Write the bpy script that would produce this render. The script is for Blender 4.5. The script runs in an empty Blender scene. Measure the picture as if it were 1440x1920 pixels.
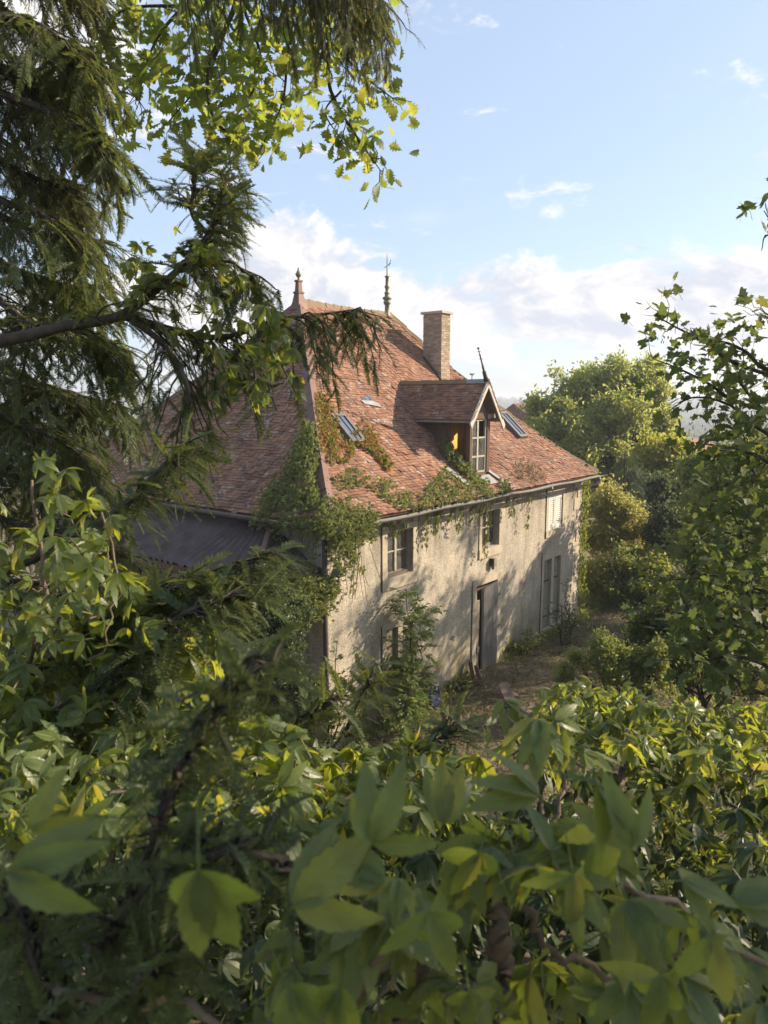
import bpy, math, random
import numpy as np
from mathutils import Vector, Matrix
random.seed(7); rng = np.random.default_rng(7)
S = bpy.context.scene
COL = S.collection
# ------------------------------------------------------------------ camera, sky, sun, exposure
TH, PT = math.radians(39.05), math.radians(8.82)
FOC = 1340.0
CAM = np.array([-10.1, -9.72, 7.3])
F0 = np.array([math.cos(TH), math.sin(TH), 0.0]); RT = np.array([math.sin(TH), -math.cos(TH), 0.0]); ZZ = np.array([0, 0, 1.0])
FW = F0*math.cos(PT) - ZZ*math.sin(PT); UP = ZZ*math.cos(PT) + F0*math.sin(PT)
cd = bpy.data.cameras.new('camera'); cam = bpy.data.objects.new('camera', cd); COL.objects.link(cam)
cam.location = CAM; cam.rotation_euler = (math.pi/2 - PT, 0, TH - math.pi/2)
cd.sensor_fit = 'VERTICAL'; cd.sensor_height = 36; cd.lens = FOC/1920*36
cd.clip_start = 0.02; cd.clip_end = 9000
cd.dof.use_dof = True; cd.dof.focus_distance = 11.0; cd.dof.aperture_fstop = 6.5
S.camera = cam
SUN = np.array([1.4, -1.1, 0.9]); SUN /= np.linalg.norm(SUN)
w = bpy.data.worlds.new('World'); S.world = w; w.use_nodes = True
def build_world():
    nt = w.node_tree; N = nt.nodes; L = nt.links; N.clear()
    out = N.new('ShaderNodeOutputWorld'); bg = N.new('ShaderNodeBackground'); L.new(bg.outputs[0], out.inputs[0])
    sky = N.new('ShaderNodeTexSky'); sky.sky_type = 'NISHITA'; sky.sun_disc = False
    sky.sun_elevation = math.asin(SUN[2]); sky.sun_rotation = math.atan2(SUN[0], SUN[1])
    sky.air_density = 1.0; sky.dust_density = 1.2; sky.ozone_density = 1.5; sky.altitude = 200
    bg.inputs[1].default_value = 0.112
    def M(op, a, b=None, c=None, clamp=False):
        n = N.new('ShaderNodeMath'); n.operation = op; n.use_clamp = clamp
        for i, v in enumerate((a, b, c)):
            if v is None: continue
            if isinstance(v, (int, float)): n.inputs[i].default_value = v
            else: L.new(v, n.inputs[i])
        return n.outputs[0]
    def V(op, a, b):
        n = N.new('ShaderNodeVectorMath'); n.operation = op
        for i, v in enumerate((a, b)):
            if isinstance(v, tuple): n.inputs[i].default_value = v
            else: L.new(v, n.inputs[i])
        return n
    def SS(x, a, b):
        n = N.new('ShaderNodeMapRange'); n.interpolation_type = 'SMOOTHSTEP'
        L.new(x, n.inputs[0]); n.inputs[1].default_value = a; n.inputs[2].default_value = b
        n.inputs[3].default_value = 0; n.inputs[4].default_value = 1
        return n.outputs[0]
    tc = N.new('ShaderNodeTexCoord'); D = tc.outputs['Generated']
    sep = N.new('ShaderNodeSeparateXYZ'); L.new(D, sep.inputs[0])
    el = M('ARCSINE', sep.outputs[2])
    fwd = V('DOT_PRODUCT', D, tuple(F0)).outputs['Value']; rgt = V('DOT_PRODUCT', D, tuple(RT)).outputs['Value']
    az = M('ARCTAN2', rgt, fwd)
    cmb = N.new('ShaderNodeCombineXYZ'); L.new(az, cmb.inputs[0]); L.new(M('MULTIPLY', el, 1.7), cmb.inputs[1])
    P = cmb.outputs[0]
    def noise(vec, sc, det=9, rough=.58, dist=0.0):
        n = N.new('ShaderNodeTexNoise'); L.new(vec, n.inputs['Vector']); n.inputs['Scale'].default_value = sc
        n.inputs['Detail'].default_value = det; n.inputs['Roughness'].default_value = rough; n.inputs['Distortion'].default_value = dist
        return n.outputs[0]
    def bump(x, c, wd):   # gaussian-ish
        t = M('DIVIDE', M('SUBTRACT', x, c), wd); return M('POWER', 2.718, M('MULTIPLY', M('MULTIPLY', t, t), -1.0))
    def field(vec):
        a = noise(vec, 7.5, 12, .60, .3); return a
    n0 = field(P); n1 = field(V('ADD', P, (.022, .022, 0)).outputs[0])
    # cover: a heaped cumulus bank left of the view, a low broken band to its right, wisps above
    cu = M('MULTIPLY', bump(az, -.13, .13), bump(el, .16, .075))
    band = M('MULTIPLY', bump(el, .10, .06), .25)
    upl = M('MULTIPLY', M('MULTIPLY', bump(az, -.42, .16), bump(el, .42, .16)), .30)
    cov = M('ADD', M('ADD', M('MULTIPLY', cu, .34), M('ADD', band, M('MULTIPLY', M('MULTIPLY', bump(az, .30, .34), bump(el, .135, .042)), .18))), M('ADD', upl, -.03))
    dens = SS(M('ADD', n0, cov), .57, .70)
    lit = M('MULTIPLY_ADD', M('SUBTRACT', n0, n1), 5.5, .52, clamp=True)
    str_ = N.new('ShaderNodeVectorMath'); str_.operation = 'MULTIPLY'; L.new(P, str_.inputs[0]); str_.inputs[1].default_value = (1.6, 6.5, 1)
    wis = M('MULTIPLY', SS(noise(str_.outputs[0], 3.0, 8, .6, .3), .52, .72), SS(el, .32, .05))
    wis = M('MULTIPLY', wis, .75)
    small = M('MULTIPLY', SS(noise(V('MULTIPLY', V('ADD', P, (3.1, 1.7, 0)).outputs[0], (1, 2.1, 1)).outputs[0], 6.5, 9, .62, .6), .585, .72), M('MULTIPLY', SS(el, .85, .3), .8))
    ccol = N.new('ShaderNodeMix'); ccol.data_type = 'RGBA'; L.new(lit, ccol.inputs[0])
    ccol.inputs[6].default_value = (2.9, 3.05, 3.5, 1); ccol.inputs[7].default_value = (4.5, 4.3, 4.1, 1)
    tot = M('MAXIMUM', M('MAXIMUM', dens, wis), small, clamp=True)
    tot = M('MULTIPLY', tot, SS(el, -.01, .05))
    # thin veil of bright air towards the horizon is the sky's own; keep the blue soft
    pale = N.new('ShaderNodeMix'); pale.data_type = 'RGBA'; pale.inputs[0].default_value = .58
    L.new(sky.outputs[0], pale.inputs[6]); pale.inputs[7].default_value = (2.45, 2.9, 3.65, 1)
    mx = N.new('ShaderNodeMix'); mx.data_type = 'RGBA'; L.new(tot, mx.inputs[0]); L.new(pale.outputs[2], mx.inputs[6]); L.new(ccol.outputs[2], mx.inputs[7])
    L.new(mx.outputs[2], bg.inputs[0])
build_world()
sl = bpy.data.lights.new('sun', 'SUN'); sl.energy = 4.2; sl.angle = math.radians(.55); sl.color = (1.0, .83, .62)
so = bpy.data.objects.new('sun', sl); COL.objects.link(so); so.rotation_euler = Vector(SUN).to_track_quat('Z', 'Y').to_euler()
so.location = (30, -25, 30)
S.view_settings.view_transform = 'Standard'; S.view_settings.look = 'None'; S.view_settings.gamma = 1; S.view_settings.use_curve_mapping = False
S.view_settings.exposure = 1.22
S.render.engine = 'CYCLES'
cy = S.cycles; cy.max_bounces = 7; cy.diffuse_bounces = 4; cy.glossy_bounces = 2; cy.transmission_bounces = 4; cy.transparent_max_bounces = 8; cy.volume_bounces = 0
cy.caustics_reflective = False; cy.caustics_refractive = False; cy.sample_clamp_indirect = 6

# ------------------------------------------------------------------ helpers
def ray(px, py):
    d = FW*FOC + RT*(px-720) - UP*(py-960); return d/np.linalg.norm(d)
def at(px, py, d):
    r = ray(px, py); return CAM + r*(d/(r@F0))
def proj(P):
    v = np.asarray(P) - CAM; z = v@FW; return 720+FOC*(v@RT)/z, 960-FOC*(v@UP)/z
def sr(s, r, z=0.0): return CAM*np.array([1, 1, 0]) + F0*s + RT*r + ZZ*z
def unit(v):
    v = np.asarray(v, float); return v/np.maximum(np.linalg.norm(v, axis=-1, keepdims=True), 1e-9)
def sstep(x, a, b):
    t = np.clip((x-a)/(b-a), 0, 1); return t*t*(3-2*t)
def tagit(o, label=None, cat=None, group=None, kind=None):
    if label: o['label'] = label
    if cat: o['category'] = cat
    if group: o['group'] = group
    if kind: o['kind'] = kind
    return o
BASE = {}
def thing(name, base, label, cat, group=None):
    o = bpy.data.objects.new(name, None); o.empty_display_size = .2; COL.objects.link(o)
    o.location = base; tagit(o, label, cat, group); BASE[o] = np.asarray(base, float); return o
def base_of(p):
    return BASE[p] if p is not None else np.zeros(3)
def link(name, me, mat, parent=None, kind=None, label=None, cat=None, group=None):
    if mat is not None and len(me.materials) == 0:
        for m in (mat if isinstance(mat, (list, tuple)) else [mat]): me.materials.append(m)
    o = bpy.data.objects.new(name, me); COL.objects.link(o)
    if parent is not None: o.parent = parent; BASE[o] = base_of(parent)
    else: BASE[o] = np.zeros(3)
    tagit(o, label, cat, group, kind); return o
def raw_mesh(name, V, loops, starts, smooth=False, mats=None):
    me = bpy.data.meshes.new(name)
    me.vertices.add(len(V)); me.vertices.foreach_set('co', np.ascontiguousarray(V, dtype=np.float32).ravel())
    me.loops.add(len(loops)); me.loops.foreach_set('vertex_index', np.ascontiguousarray(loops, dtype=np.int32))
    me.polygons.add(len(starts)); me.polygons.foreach_set('loop_start', np.ascontiguousarray(starts, dtype=np.int32))
    if mats is not None: me.polygons.foreach_set('material_index', np.ascontiguousarray(mats, dtype=np.int32))
    me.polygons.foreach_set('use_smooth', np.full(len(starts), smooth, dtype=bool))
    me.update(calc_edges=True); return me
class MB:
    def __init__(s): s.v = []; s.f = []; s.m = []
    def add(s, V, Fc, mi=0):
        o = len(s.v); s.v.extend([tuple(map(float, p)) for p in V]); s.f.extend([tuple(o+i for i in f) for f in Fc]); s.m.extend([mi]*len(Fc)); return s
    def frame_box(s, c, ax, ay, az, hx, hy, hz, mi=0):
        c, ax, ay, az = (np.asarray(q, float) for q in (c, ax, ay, az))
        V = [c+ax*hx*i+ay*hy*j+az*hz*k for k in (-1, 1) for j in (-1, 1) for i in (-1, 1)]
        return s.add(V, [(0, 2, 3, 1), (4, 5, 7, 6), (0, 1, 5, 4), (2, 6, 7, 3), (0, 4, 6, 2), (1, 3, 7, 5)], mi)
    def box(s, x0, x1, y0, y1, z0, z1, mi=0):
        return s.frame_box(((x0+x1)/2, (y0+y1)/2, (z0+z1)/2), (1, 0, 0), (0, 1, 0), (0, 0, 1), (x1-x0)/2, (y1-y0)/2, (z1-z0)/2, mi)
    def bar(s, a, b, wd, ht=None, upv=(0, 0, 1), mi=0):
        a, b = np.asarray(a, float), np.asarray(b, float); d = unit(b-a); x = unit(np.cross(d, upv)); z = np.cross(x, d)
        return s.frame_box((a+b)/2, x, d, z, wd/2, np.linalg.norm(b-a)/2, (ht or wd)/2, mi)
    def tube(s, pts, rad, n=6, mi=0, cap=True):
        pts = np.asarray(pts, float); k = len(pts); rad = np.broadcast_to(np.asarray(rad, float), (k,))
        T = np.gradient(pts, axis=0); T = unit(T); ref = np.array([.31, .17, .93])
        V = []
        for i in range(k):
            a = np.cross(T[i], ref); 
            if np.linalg.norm(a) < .1: a = np.cross(T[i], (1, 0, 0))
            a = unit(a); b = np.cross(T[i], a)
            for j in range(n):
                an = 2*math.pi*j/n; V.append(pts[i]+rad[i]*(a*math.cos(an)+b*math.sin(an)))
        Fc = [(i*n+j, i*n+(j+1) % n, (i+1)*n+(j+1) % n, (i+1)*n+j) for i in range(k-1) for j in range(n)]
        if cap: Fc += [tuple(range(n-1, -1, -1)), tuple((k-1)*n+j for j in range(n))]
        return s.add(V, Fc, mi)
    def lathe(s, c, prof, n=10, axis=(0, 0, 1), mi=0, rot=0):
        az = unit(np.asarray(axis, float)); ax = unit(np.cross(az, (.3, .9, .1))); 
        if abs(az[2]) > .99: ax = np.array([1., 0, 0])
        ay = np.cross(az, ax); c = np.asarray(c, float); V = []
        for r, z in prof:
            for j in range(n):
                an = rot+2*math.pi*j/n; V.append(c+az*z+r*(ax*math.cos(an)+ay*math.sin(an)))
        k = len(prof)
        Fc = [(i*n+j, i*n+(j+1) % n, (i+1)*n+(j+1) % n, (i+1)*n+j) for i in range(k-1) for j in range(n)]
        Fc += [tuple(range(n-1, -1, -1)), tuple((k-1)*n+j for j in range(n))]
        return s.add(V, Fc, mi)
    def build(s, name, mat, parent=None, smooth=False, kind=None, label=None, cat=None, group=None):
        V = np.array(s.v).reshape(-1, 3) - base_of(parent)
        loops = np.array([i for f in s.f for i in f]); ln = np.array([len(f) for f in s.f]); st = np.concatenate([[0], np.cumsum(ln)[:-1]])
        me = raw_mesh(name, V, loops, st, smooth, np.array(s.m))
        return link(name, me, mat, parent, kind, label, cat, group)
def frames(D, Nn):
    D = unit(D); X = unit(np.cross(D, Nn)); Z = np.cross(X, D); return X, D, Z
def inst(name, temps, P, D, Nn, Sc, mat, parent=None, kind='stuff', label=None, cat=None, smooth=False, width=None):
    """one mesh of many copies of small templates: y along D, z along Nn"""
    P, D, Nn = np.asarray(P, float), np.asarray(D, float), np.asarray(Nn, float); n = len(P)
    if n == 0: return None
    Sc = np.broadcast_to(np.asarray(Sc, float), (n,)); X, Y, Z = frames(D, Nn); P = P - base_of(parent)
    which = rng.integers(0, len(temps), n); Vs, Ls, Ss, vo, lo = [], [], [], 0, 0
    for t, (TV, TL, TS) in enumerate(temps):
        I = np.where(which == t)[0]
        if len(I) == 0: continue
        k, m = len(TV), len(TL)
        V = P[I][:, None, :] + Sc[I][:, None, None]*(TV[None, :, 0, None]*X[I][:, None, :] + TV[None, :, 1, None]*Y[I][:, None, :] + TV[None, :, 2, None]*Z[I][:, None, :])
        Vs.append(V.reshape(-1, 3)); Ls.append((TL[None, :] + (np.arange(len(I))*k)[:, None] + vo).ravel()); Ss.append((TS[None, :] + (np.arange(len(I))*m)[:, None] + lo).ravel())
        vo += k*len(I); lo += m*len(I)
    me = raw_mesh(name, np.concatenate(Vs), np.concatenate(Ls), np.concatenate(Ss), smooth)
    return link(name, me, mat, parent, kind, label, cat)
def temp(V, Fc):
    L = [i for f in Fc for i in f]; ln = [len(f) for f in Fc]; return (np.array(V, float), np.array(L), np.concatenate([[0], np.cumsum(ln)[:-1]]).astype(int))
LUV = {}
def temp_mesh(name, t, mat, smooth=True):
    me = raw_mesh(name, t[0], t[1], t[2], smooth); me.materials.append(mat)
    if id(t[0]) in LUV:
        a = me.attributes.new('leaf_uv', 'FLOAT_VECTOR', 'POINT'); a.data.foreach_set('vector', np.array(LUV[id(t[0])], np.float32).ravel())
    return me
def singles(name, meshes, P, D, Nn, Sc, parent, label=None):
    X, Y, Z = frames(D, Nn); b = base_of(parent)
    for i in range(len(P)):
        o = bpy.data.objects.new(name, meshes[i % len(meshes)]); COL.objects.link(o); o.parent = parent; s = Sc[i] if np.ndim(Sc) else Sc
        p = P[i]-b
        o.matrix_basis = Matrix(((X[i, 0]*s, Y[i, 0]*s, Z[i, 0]*s, p[0]), (X[i, 1]*s, Y[i, 1]*s, Z[i, 1]*s, p[1]), (X[i, 2]*s, Y[i, 2]*s, Z[i, 2]*s, p[2]), (0, 0, 0, 1)))
def spline(pts, n=16):
    pts = np.asarray(pts, float)
    if len(pts) == 2: return pts[0]+(pts[1]-pts[0])*np.linspace(0, 1, n)[:, None]
    p = np.vstack([2*pts[0]-pts[1], pts, 2*pts[-1]-pts[-2]]); out = []; seg = len(pts)-1
    for u in np.linspace(0, seg-1e-6, n):
        i = int(u); t = u-i; a, b, c, d = p[i:i+4]
        out.append(.5*((2*b)+(c-a)*t+(2*a-5*b+4*c-d)*t*t+(3*b-a-3*c+d)*t**3))
    return np.array(out)
def rvec(n): return unit(rng.normal(size=(n, 3)))

# ------------------------------------------------------------------ materials
class NT:
    def __init__(s, name):
        s.m = bpy.data.materials.new(name); s.m.use_nodes = True; s.t = s.m.node_tree; s.t.nodes.clear()
        s.out = s.n('ShaderNodeOutputMaterial')
    def n(s, t): return s.t.nodes.new(t)
    def l(s, a, b): s.t.links.new(a, b)
    def coord(s): return s.n('ShaderNodeNewGeometry').outputs['Position']
    def noise(s, sc, det=4, rough=.55, vec=None, dist=0, stretch=None):
        vec = vec or s.coord()
        if stretch:
            m = s.n('ShaderNodeVectorMath'); m.operation = 'MULTIPLY'; s.l(vec, m.inputs[0]); m.inputs[1].default_value = stretch; vec = m.outputs[0]
        n = s.n('ShaderNodeTexNoise'); s.l(vec, n.inputs['Vector']); n.inputs['Scale'].default_value = sc; n.inputs['Detail'].default_value = det
        n.inputs['Roughness'].default_value = rough; n.inputs['Distortion'].default_value = dist; return n.outputs[0]
    def ramp(s, x, stops, interp='LINEAR'):
        r = s.n('ShaderNodeValToRGB'); r.color_ramp.interpolation = interp; e = r.color_ramp.elements
        while len(e) < len(stops): e.new(.5)
        for q, (p, c) in zip(e, stops):
            q.position = p; q.color = (*c, 1) if len(c) == 3 else c
        s.l(x, r.inputs[0]); return r.outputs[0]
    def math(s, op, a, b=None, clamp=False):
        n = s.n('ShaderNodeMath'); n.operation = op; n.use_clamp = clamp
        for i, v in enumerate((a, b)):
            if v is None: continue
            if isinstance(v, (int, float)): n.inputs[i].default_value = v
            else: s.l(v, n.inputs[i])
        return n.outputs[0]
    def mr(s, x, a, b, c=0, d=1):
        n = s.n('ShaderNodeMapRange'); s.l(x, n.inputs[0])
        for i, v in enumerate((a, b, c, d)): n.inputs[i+1].default_value = v
        return n.outputs[0]
    def mix(s, f, a, b, mode='MIX'):
        m = s.n('ShaderNodeMix'); m.data_type = 'RGBA'; m.blend_type = mode
        for i, v in ((0, f), (6, a), (7, b)):
            if isinstance(v, (int, float)): m.inputs[i].default_value = v
            elif isinstance(v, tuple): m.inputs[i].default_value = (*v, 1) if len(v) == 3 else v
            else: s.l(v, m.inputs[i])
        return m.outputs[2]
    def isl(s):
        g = s.n('ShaderNodeNewGeometry').outputs['Random Per Island']; o = s.n('ShaderNodeObjectInfo').outputs['Random']
        return s.math('FRACT', s.math('ADD', g, s.math('MULTIPLY', o, 7.31)))
    def bump(s, h, st=.4, dist=.02):
        b = s.n('ShaderNodeBump'); b.inputs['Strength'].default_value = st; b.inputs['Distance'].default_value = dist; s.l(h, b.inputs['Height']); return b.outputs[0]
    def pbsdf(s, col, rough=.8, metal=0, spec=.4, normal=None):
        p = s.n('ShaderNodeBsdfPrincipled')
        if isinstance(col, tuple): p.inputs['Base Color'].default_value = (*col, 1)
        else: s.l(col, p.inputs['Base Color'])
        if isinstance(rough, (int, float)): p.inputs['Roughness'].default_value = rough
        else: s.l(rough, p.inputs['Roughness'])
        p.inputs['Metallic'].default_value = metal; p.inputs['Specular IOR Level'].default_value = spec
        if normal is not None: s.l(normal, p.inputs['Normal'])
        return p.outputs[0]
    def fin(s, sh): s.l(sh, s.out.inputs[0]); return s.m
def leafmat(name, cols, trans, tw=.42, rough=.45, spec=.35, veins=False):
    k = NT(name); r = k.isl(); n = len(cols)
    c = k.ramp(r, [(i/(n-1) if n > 1 else 0, q) for i, q in enumerate(cols)])
    big = k.noise(1.3, 3); c = k.mix(1.0, c, k.ramp(big, [(.3, (.72, .75, .72)), (.7, (1.2, 1.15, 1.1))]), 'MULTIPLY')
    fine = k.noise(38, 3); c = k.mix(.5, c, k.ramp(fine, [(.35, (.7, .7, .7)), (.65, (1.2, 1.2, 1.1))]), 'MULTIPLY')
    nrm = None
    if veins:
        a = k.n('ShaderNodeAttribute'); a.attribute_name = 'leaf_uv'; sp = k.n('ShaderNodeSeparateXYZ'); k.l(a.outputs['Vector'], sp.inputs[0]); au = k.math('ABSOLUTE', sp.outputs[0])
        lat = k.math('ABSOLUTE', k.math('SINE', k.math('MULTIPLY', k.math('SUBTRACT', sp.outputs[1], k.math('MULTIPLY', au, .22)), 25.0)))
        vn = k.math('MAXIMUM', k.mr(lat, .22, .0, 0, .8), k.mr(au, .10, .02, 0, 1.0), True)
        c = k.mix(k.math('MULTIPLY', vn, .45), c, (.20, .24, .09)); c = k.mix(k.mr(k.noise(55, 4, .7), .66, .72, 0, .8), c, (.16, .10, .04)); nrm = k.bump(k.math('SUBTRACT', k.math('MULTIPLY', k.noise(60, 3), .5), vn), .55, .002)
    p = k.pbsdf(c, rough, 0, spec, nrm)
    t = k.n('ShaderNodeBsdfTranslucent'); tc = k.mix(1.0, k.ramp(r, [(0, trans), (.6, tuple(x*.8 for x in trans)), (1, (trans[0]*1.35, trans[1]*1.05, trans[2]))]), k.ramp(fine, [(.3, (.75, .75, .75)), (.7, (1.1, 1.1, 1.1))]), 'MULTIPLY')
    k.l(tc, t.inputs[0]); m = k.n('ShaderNodeMixShader'); m.inputs[0].default_value = tw; k.l(p, m.inputs[1]); k.l(t.outputs[0], m.inputs[2])
    return k.fin(m.outputs[0])
MT = {}
def simple(name, c0, c1, sc=6, rough=.85, metal=0, bs=.3, bsc=60, spec=.3, stretch=None):
    k = NT(name); c = k.mix(k.mr(k.noise(sc, 5, .6, stretch=stretch), .3, .7), c0, c1)
    return k.fin(k.pbsdf(c, rough, metal, spec, k.bump(k.noise(bsc, 4, stretch=stretch), bs, .01)))
def plaster():
    k = NT('roughcast'); sp = k.noise(27, 3, .75); spk = k.noise(10, 6, .78)
    big = k.noise(.8, 7, .68); str_ = k.noise(1.9, 6, .68, stretch=(1.5, 1.5, .5))
    c = k.ramp(big, [(.32, (.32, .295, .255)), (.47, (.48, .425, .34)), (.58, (.55, .485, .375)), (.72, (.59, .515, .39))])
    c = k.mix(k.mr(str_, .45, .68, 0, .6), c, (.23, .21, .18)); c = k.mix(k.mr(k.noise(1.7, 6, .7, stretch=(1.3, 1.3, .2)), .56, .7, 0, .6), c, (.16, .145, .12))
    c = k.mix(k.mr(sp, .53, .62, 0, .85), c, (.14, .125, .10)); c = k.mix(k.mr(spk, .52, .66, 0, .55), c, (.19, .17, .14))
    z = k.n('ShaderNodeSeparateXYZ'); k.l(k.coord(), z.inputs[0])
    # rain streaks below the eaves, damp and moss at the foot (stains with shapes of their own)
    foot = k.math('MULTIPLY', k.mr(z.outputs[2], 1.5, .1), k.mr(k.noise(1.7, 6, .7), .40, .56))
    c = k.mix(k.math('MULTIPLY', foot, .8, True), c, (.24, .20, .065))
    top = k.math('MULTIPLY', k.mr(z.outputs[2], 3.2, 4.7), k.mr(k.noise(3.2, 5, .65, stretch=(1.6, 1.6, .12)), .43, .58))
    c = k.mix(k.math('MULTIPLY', top, .75, True), c, (.17, .145, .105))
    return k.fin(k.pbsdf(c, .95, 0, .15, k.bump(k.math('ADD', sp, spk), .75, .025)))
def tile_mat(name, warm=0.0):
    k = NT(name); r = k.isl()
    c = k.ramp(r, [(0, (.155, .083, .058)), (.2, (.215, .11, .072)), (.5, (.27, .138, .085)), (.75, (.315, .168, .10)), (.92, (.215, .13, .10)), (1, (.37, .25, .17))])
    c = k.mix(.7, c, k.ramp(k.noise(.9, 4), [(.32, (.58, .6, .64)), (.5, (.95, .95, .95)), (.7, (1.15, 1.1, 1.05))]), 'MULTIPLY')
    c = k.mix(k.mr(k.noise(9, 6, .75), .52, .68, 0, .65), c, (.11, .075, .06))
    li = k.math('MULTIPLY', k.mr(k.noise(5.5, 6, .7), .585, .63), k.mr(k.noise(1.1, 3), .42, .56))
    c = k.mix(k.math('MULTIPLY', li, .85, True), c, (.40, .38, .35))
    return k.fin(k.pbsdf(c, .9, 0, .2, k.bump(k.noise(70, 4), .4, .006)))
def glass_mat():
    k = NT('window_glass'); lw = k.n('ShaderNodeFresnel'); lw.inputs[0].default_value = 1.5
    g = k.n('ShaderNodeBsdfGlossy'); g.inputs[1].default_value = .03; t = k.n('ShaderNodeBsdfTransparent'); t.inputs[0].default_value = (.86, .88, .86, 1)
    d = k.n('ShaderNodeBsdfDiffuse'); d.inputs[0].default_value = (.4, .38, .33, 1)
    m = k.n('ShaderNodeMixShader'); k.l(k.math('ADD', lw.outputs[0], .06), m.inputs[0]); k.l(t.outputs[0], m.inputs[1]); k.l(g.outputs[0], m.inputs[2])
    m2 = k.n('ShaderNodeMixShader'); k.l(k.mr(k.noise(4, 5, .7), .35, .7, .08, .3), m2.inputs[0]); k.l(m.outputs[0], m2.inputs[1]); k.l(d.outputs[0], m2.inputs[2])
    return k.fin(m2.outputs[0])
def sky_glass():
    k = NT('skylight_glass'); return k.fin(k.pbsdf((.10, .13, .17), .06, 0, .9))
def amber():
    k = NT('amber_board'); c = k.mix(k.mr(k.noise(3, 4, stretch=(1, 6, .6)), .35, .65), (.72, .36, .09), (.88, .55, .18))
    t = k.n('ShaderNodeBsdfTranslucent'); k.l(c, t.inputs[0]); p = k.pbsdf(k.mix(1, c, (.5, .4, .35), 'MULTIPLY'), .6)
    m = k.n('ShaderNodeMixShader'); m.inputs[0].default_value = .82; k.l(p, m.inputs[1]); k.l(t.outputs[0], m.inputs[2]); return k.fin(m.outputs[0])
def ground_mat():
    k = NT('yard_soil'); c = k.ramp(k.noise(.8, 6, .65), [(.3, (.14, .11, .07)), (.5, (.22, .18, .12)), (.7, (.30, .25, .17))])
    c = k.mix(k.mr(k.noise(7, 5, .7), .45, .7), c, (.11, .09, .055)); c = k.mix(k.mr(k.noise(.35, 3), .52, .66, 0, .5), c, (.07, .085, .03))
    return k.fin(k.pbsdf(c, 1, 0, .1, k.bump(k.noise(14, 6, .7), .8, .06)))
MT['plaster'] = plaster(); MT['tile'] = tile_mat('clay_tile')
MT['deck'] = simple('roof_boards', (.05, .035, .028), (.10, .06, .045), 3)
MT['stone'] = simple('limestone', (.36, .31, .235), (.47, .41, .31), 3, .9, 0, .35, 50)
MT['cap'] = simple('oxide_red_zinc', (.12, .07, .055), (.185, .11, .085), 2, .6, .1)
MT['ridge'] = simple('mossy_ridge_tile', (.22, .12, .08), (.20, .18, .10), 5)
MT['zinc'] = simple('weathered_zinc', (.10, .095, .085), (.17, .16, .145), 3, .7, .1, .2, 20)
MT['pipe'] = simple('rusty_downpipe', (.07, .055, .05), (.12, .10, .09), 5, .6, .3)
MT['oldwood'] = simple('grey_old_wood', (.19, .155, .12), (.30, .25, .20), 4, .85, 0, .5, 30, .2, (8, 8, .8))
MT['darkwood'] = simple('brown_old_wood', (.09, .055, .035), (.16, .10, .065), 4, .85, 0, .5, 30, .2, (6, 6, .8))
MT['white'] = simple('flaking_white_paint', (.28, .255, .215), (.42, .385, .33), 12, .7, 0, .4, 40)
MT['shutter'] = simple('weathered_shutter_white', (.52, .50, .45), (.68, .66, .60), 12, .7, 0, .4, 40)
MT['olive'] = simple('faded_olive_paint', (.20, .185, .14), (.28, .26, .20), 6, .8)
MT['barge'] = simple('silvery_bargeboard', (.40, .37, .32), (.52, .49, .43), 8, .8)
MT['curtain'] = simple('net_curtain', (.42, .42, .36), (.60, .59, .50), 2, 1, 0, .3, 9, .1, (9, 9, .5))
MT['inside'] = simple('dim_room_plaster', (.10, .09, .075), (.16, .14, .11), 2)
MT['sheet'] = simple('corrugated_iron', (.32, .32, .32), (.52, .51, .50), 4, .36, .6, .15, 30, .5, (3, 3, .6))
MT['fibro'] = simple('brown_fibre_cement', (.075, .058, .053), (.13, .105, .097), 3, .8, 0, .2, 25)
MT['brickm'] = None
def brick_mat():
    k = NT('chimney_brick'); c = k.ramp(k.isl(), [(0, (.27, .21, .16)), (.5, (.36, .285, .21)), (1, (.44, .36, .27))])
    c = k.mix(k.mr(k.noise(5, 5, .7), .5, .75, 0, .6), c, (.17, .14, .11)); return k.fin(k.pbsdf(c, .92, 0, .2, k.bump(k.noise(60, 4), .4, .006)))
MT['brick'] = brick_mat(); MT['mortar'] = simple('lime_mortar', (.30, .26, .20), (.38, .33, .26), 9)
MT['glass'] = glass_mat(); MT['skyglass'] = sky_glass(); MT['amber'] = amber(); MT['soil'] = ground_mat()
MT['iron'] = simple('dark_iron', (.05, .045, .04), (.10, .08, .06), 9, .6, .5)
MT['bronze'] = simple('green_bronze', (.16, .17, .11), (.24, .22, .14), 9, .6, .4)
MT['verdi'] = simple('patinated_bell', (.12, .12, .10), (.20, .19, .16), 7, .55, .5)
MT['navy'] = simple('navy_canvas', (.018, .026, .075), (.03, .04, .11), 9, .7, 0, .3, 80)
MT['plank'] = simple('bleached_board', (.12, .095, .075), (.19, .15, .115), 5, .85, 0, .3, 30, .2, (1, 6, 1))
MT['bark'] = simple('fissured_bark', (.035, .028, .022), (.095, .08, .062), 14, .95, 0, 1.0, 34, .1, (1, 1, .35))
MT['vine'] = simple('vine_stem', (.12, .085, .055), (.20, .15, .10), 14, .85, 0, .6, 50)
MT['petiole'] = simple('green_stalk', (.13, .14, .05), (.20, .13, .07), 9, .6)
MT['frame'] = simple('skylight_frame_grey', (.10, .095, .09), (.17, .165, .155), 8, .6, .2)
MT['lead'] = simple('sheet_lead', (.20, .20, .20), (.31, .305, .30), 3, .55, .2)
MT['yew'] = leafmat('yew_needles', [(.05, .075, .03), (.075, .105, .04), (.115, .135, .055)], (.24, .29, .07), .36, .45, .35)
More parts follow.
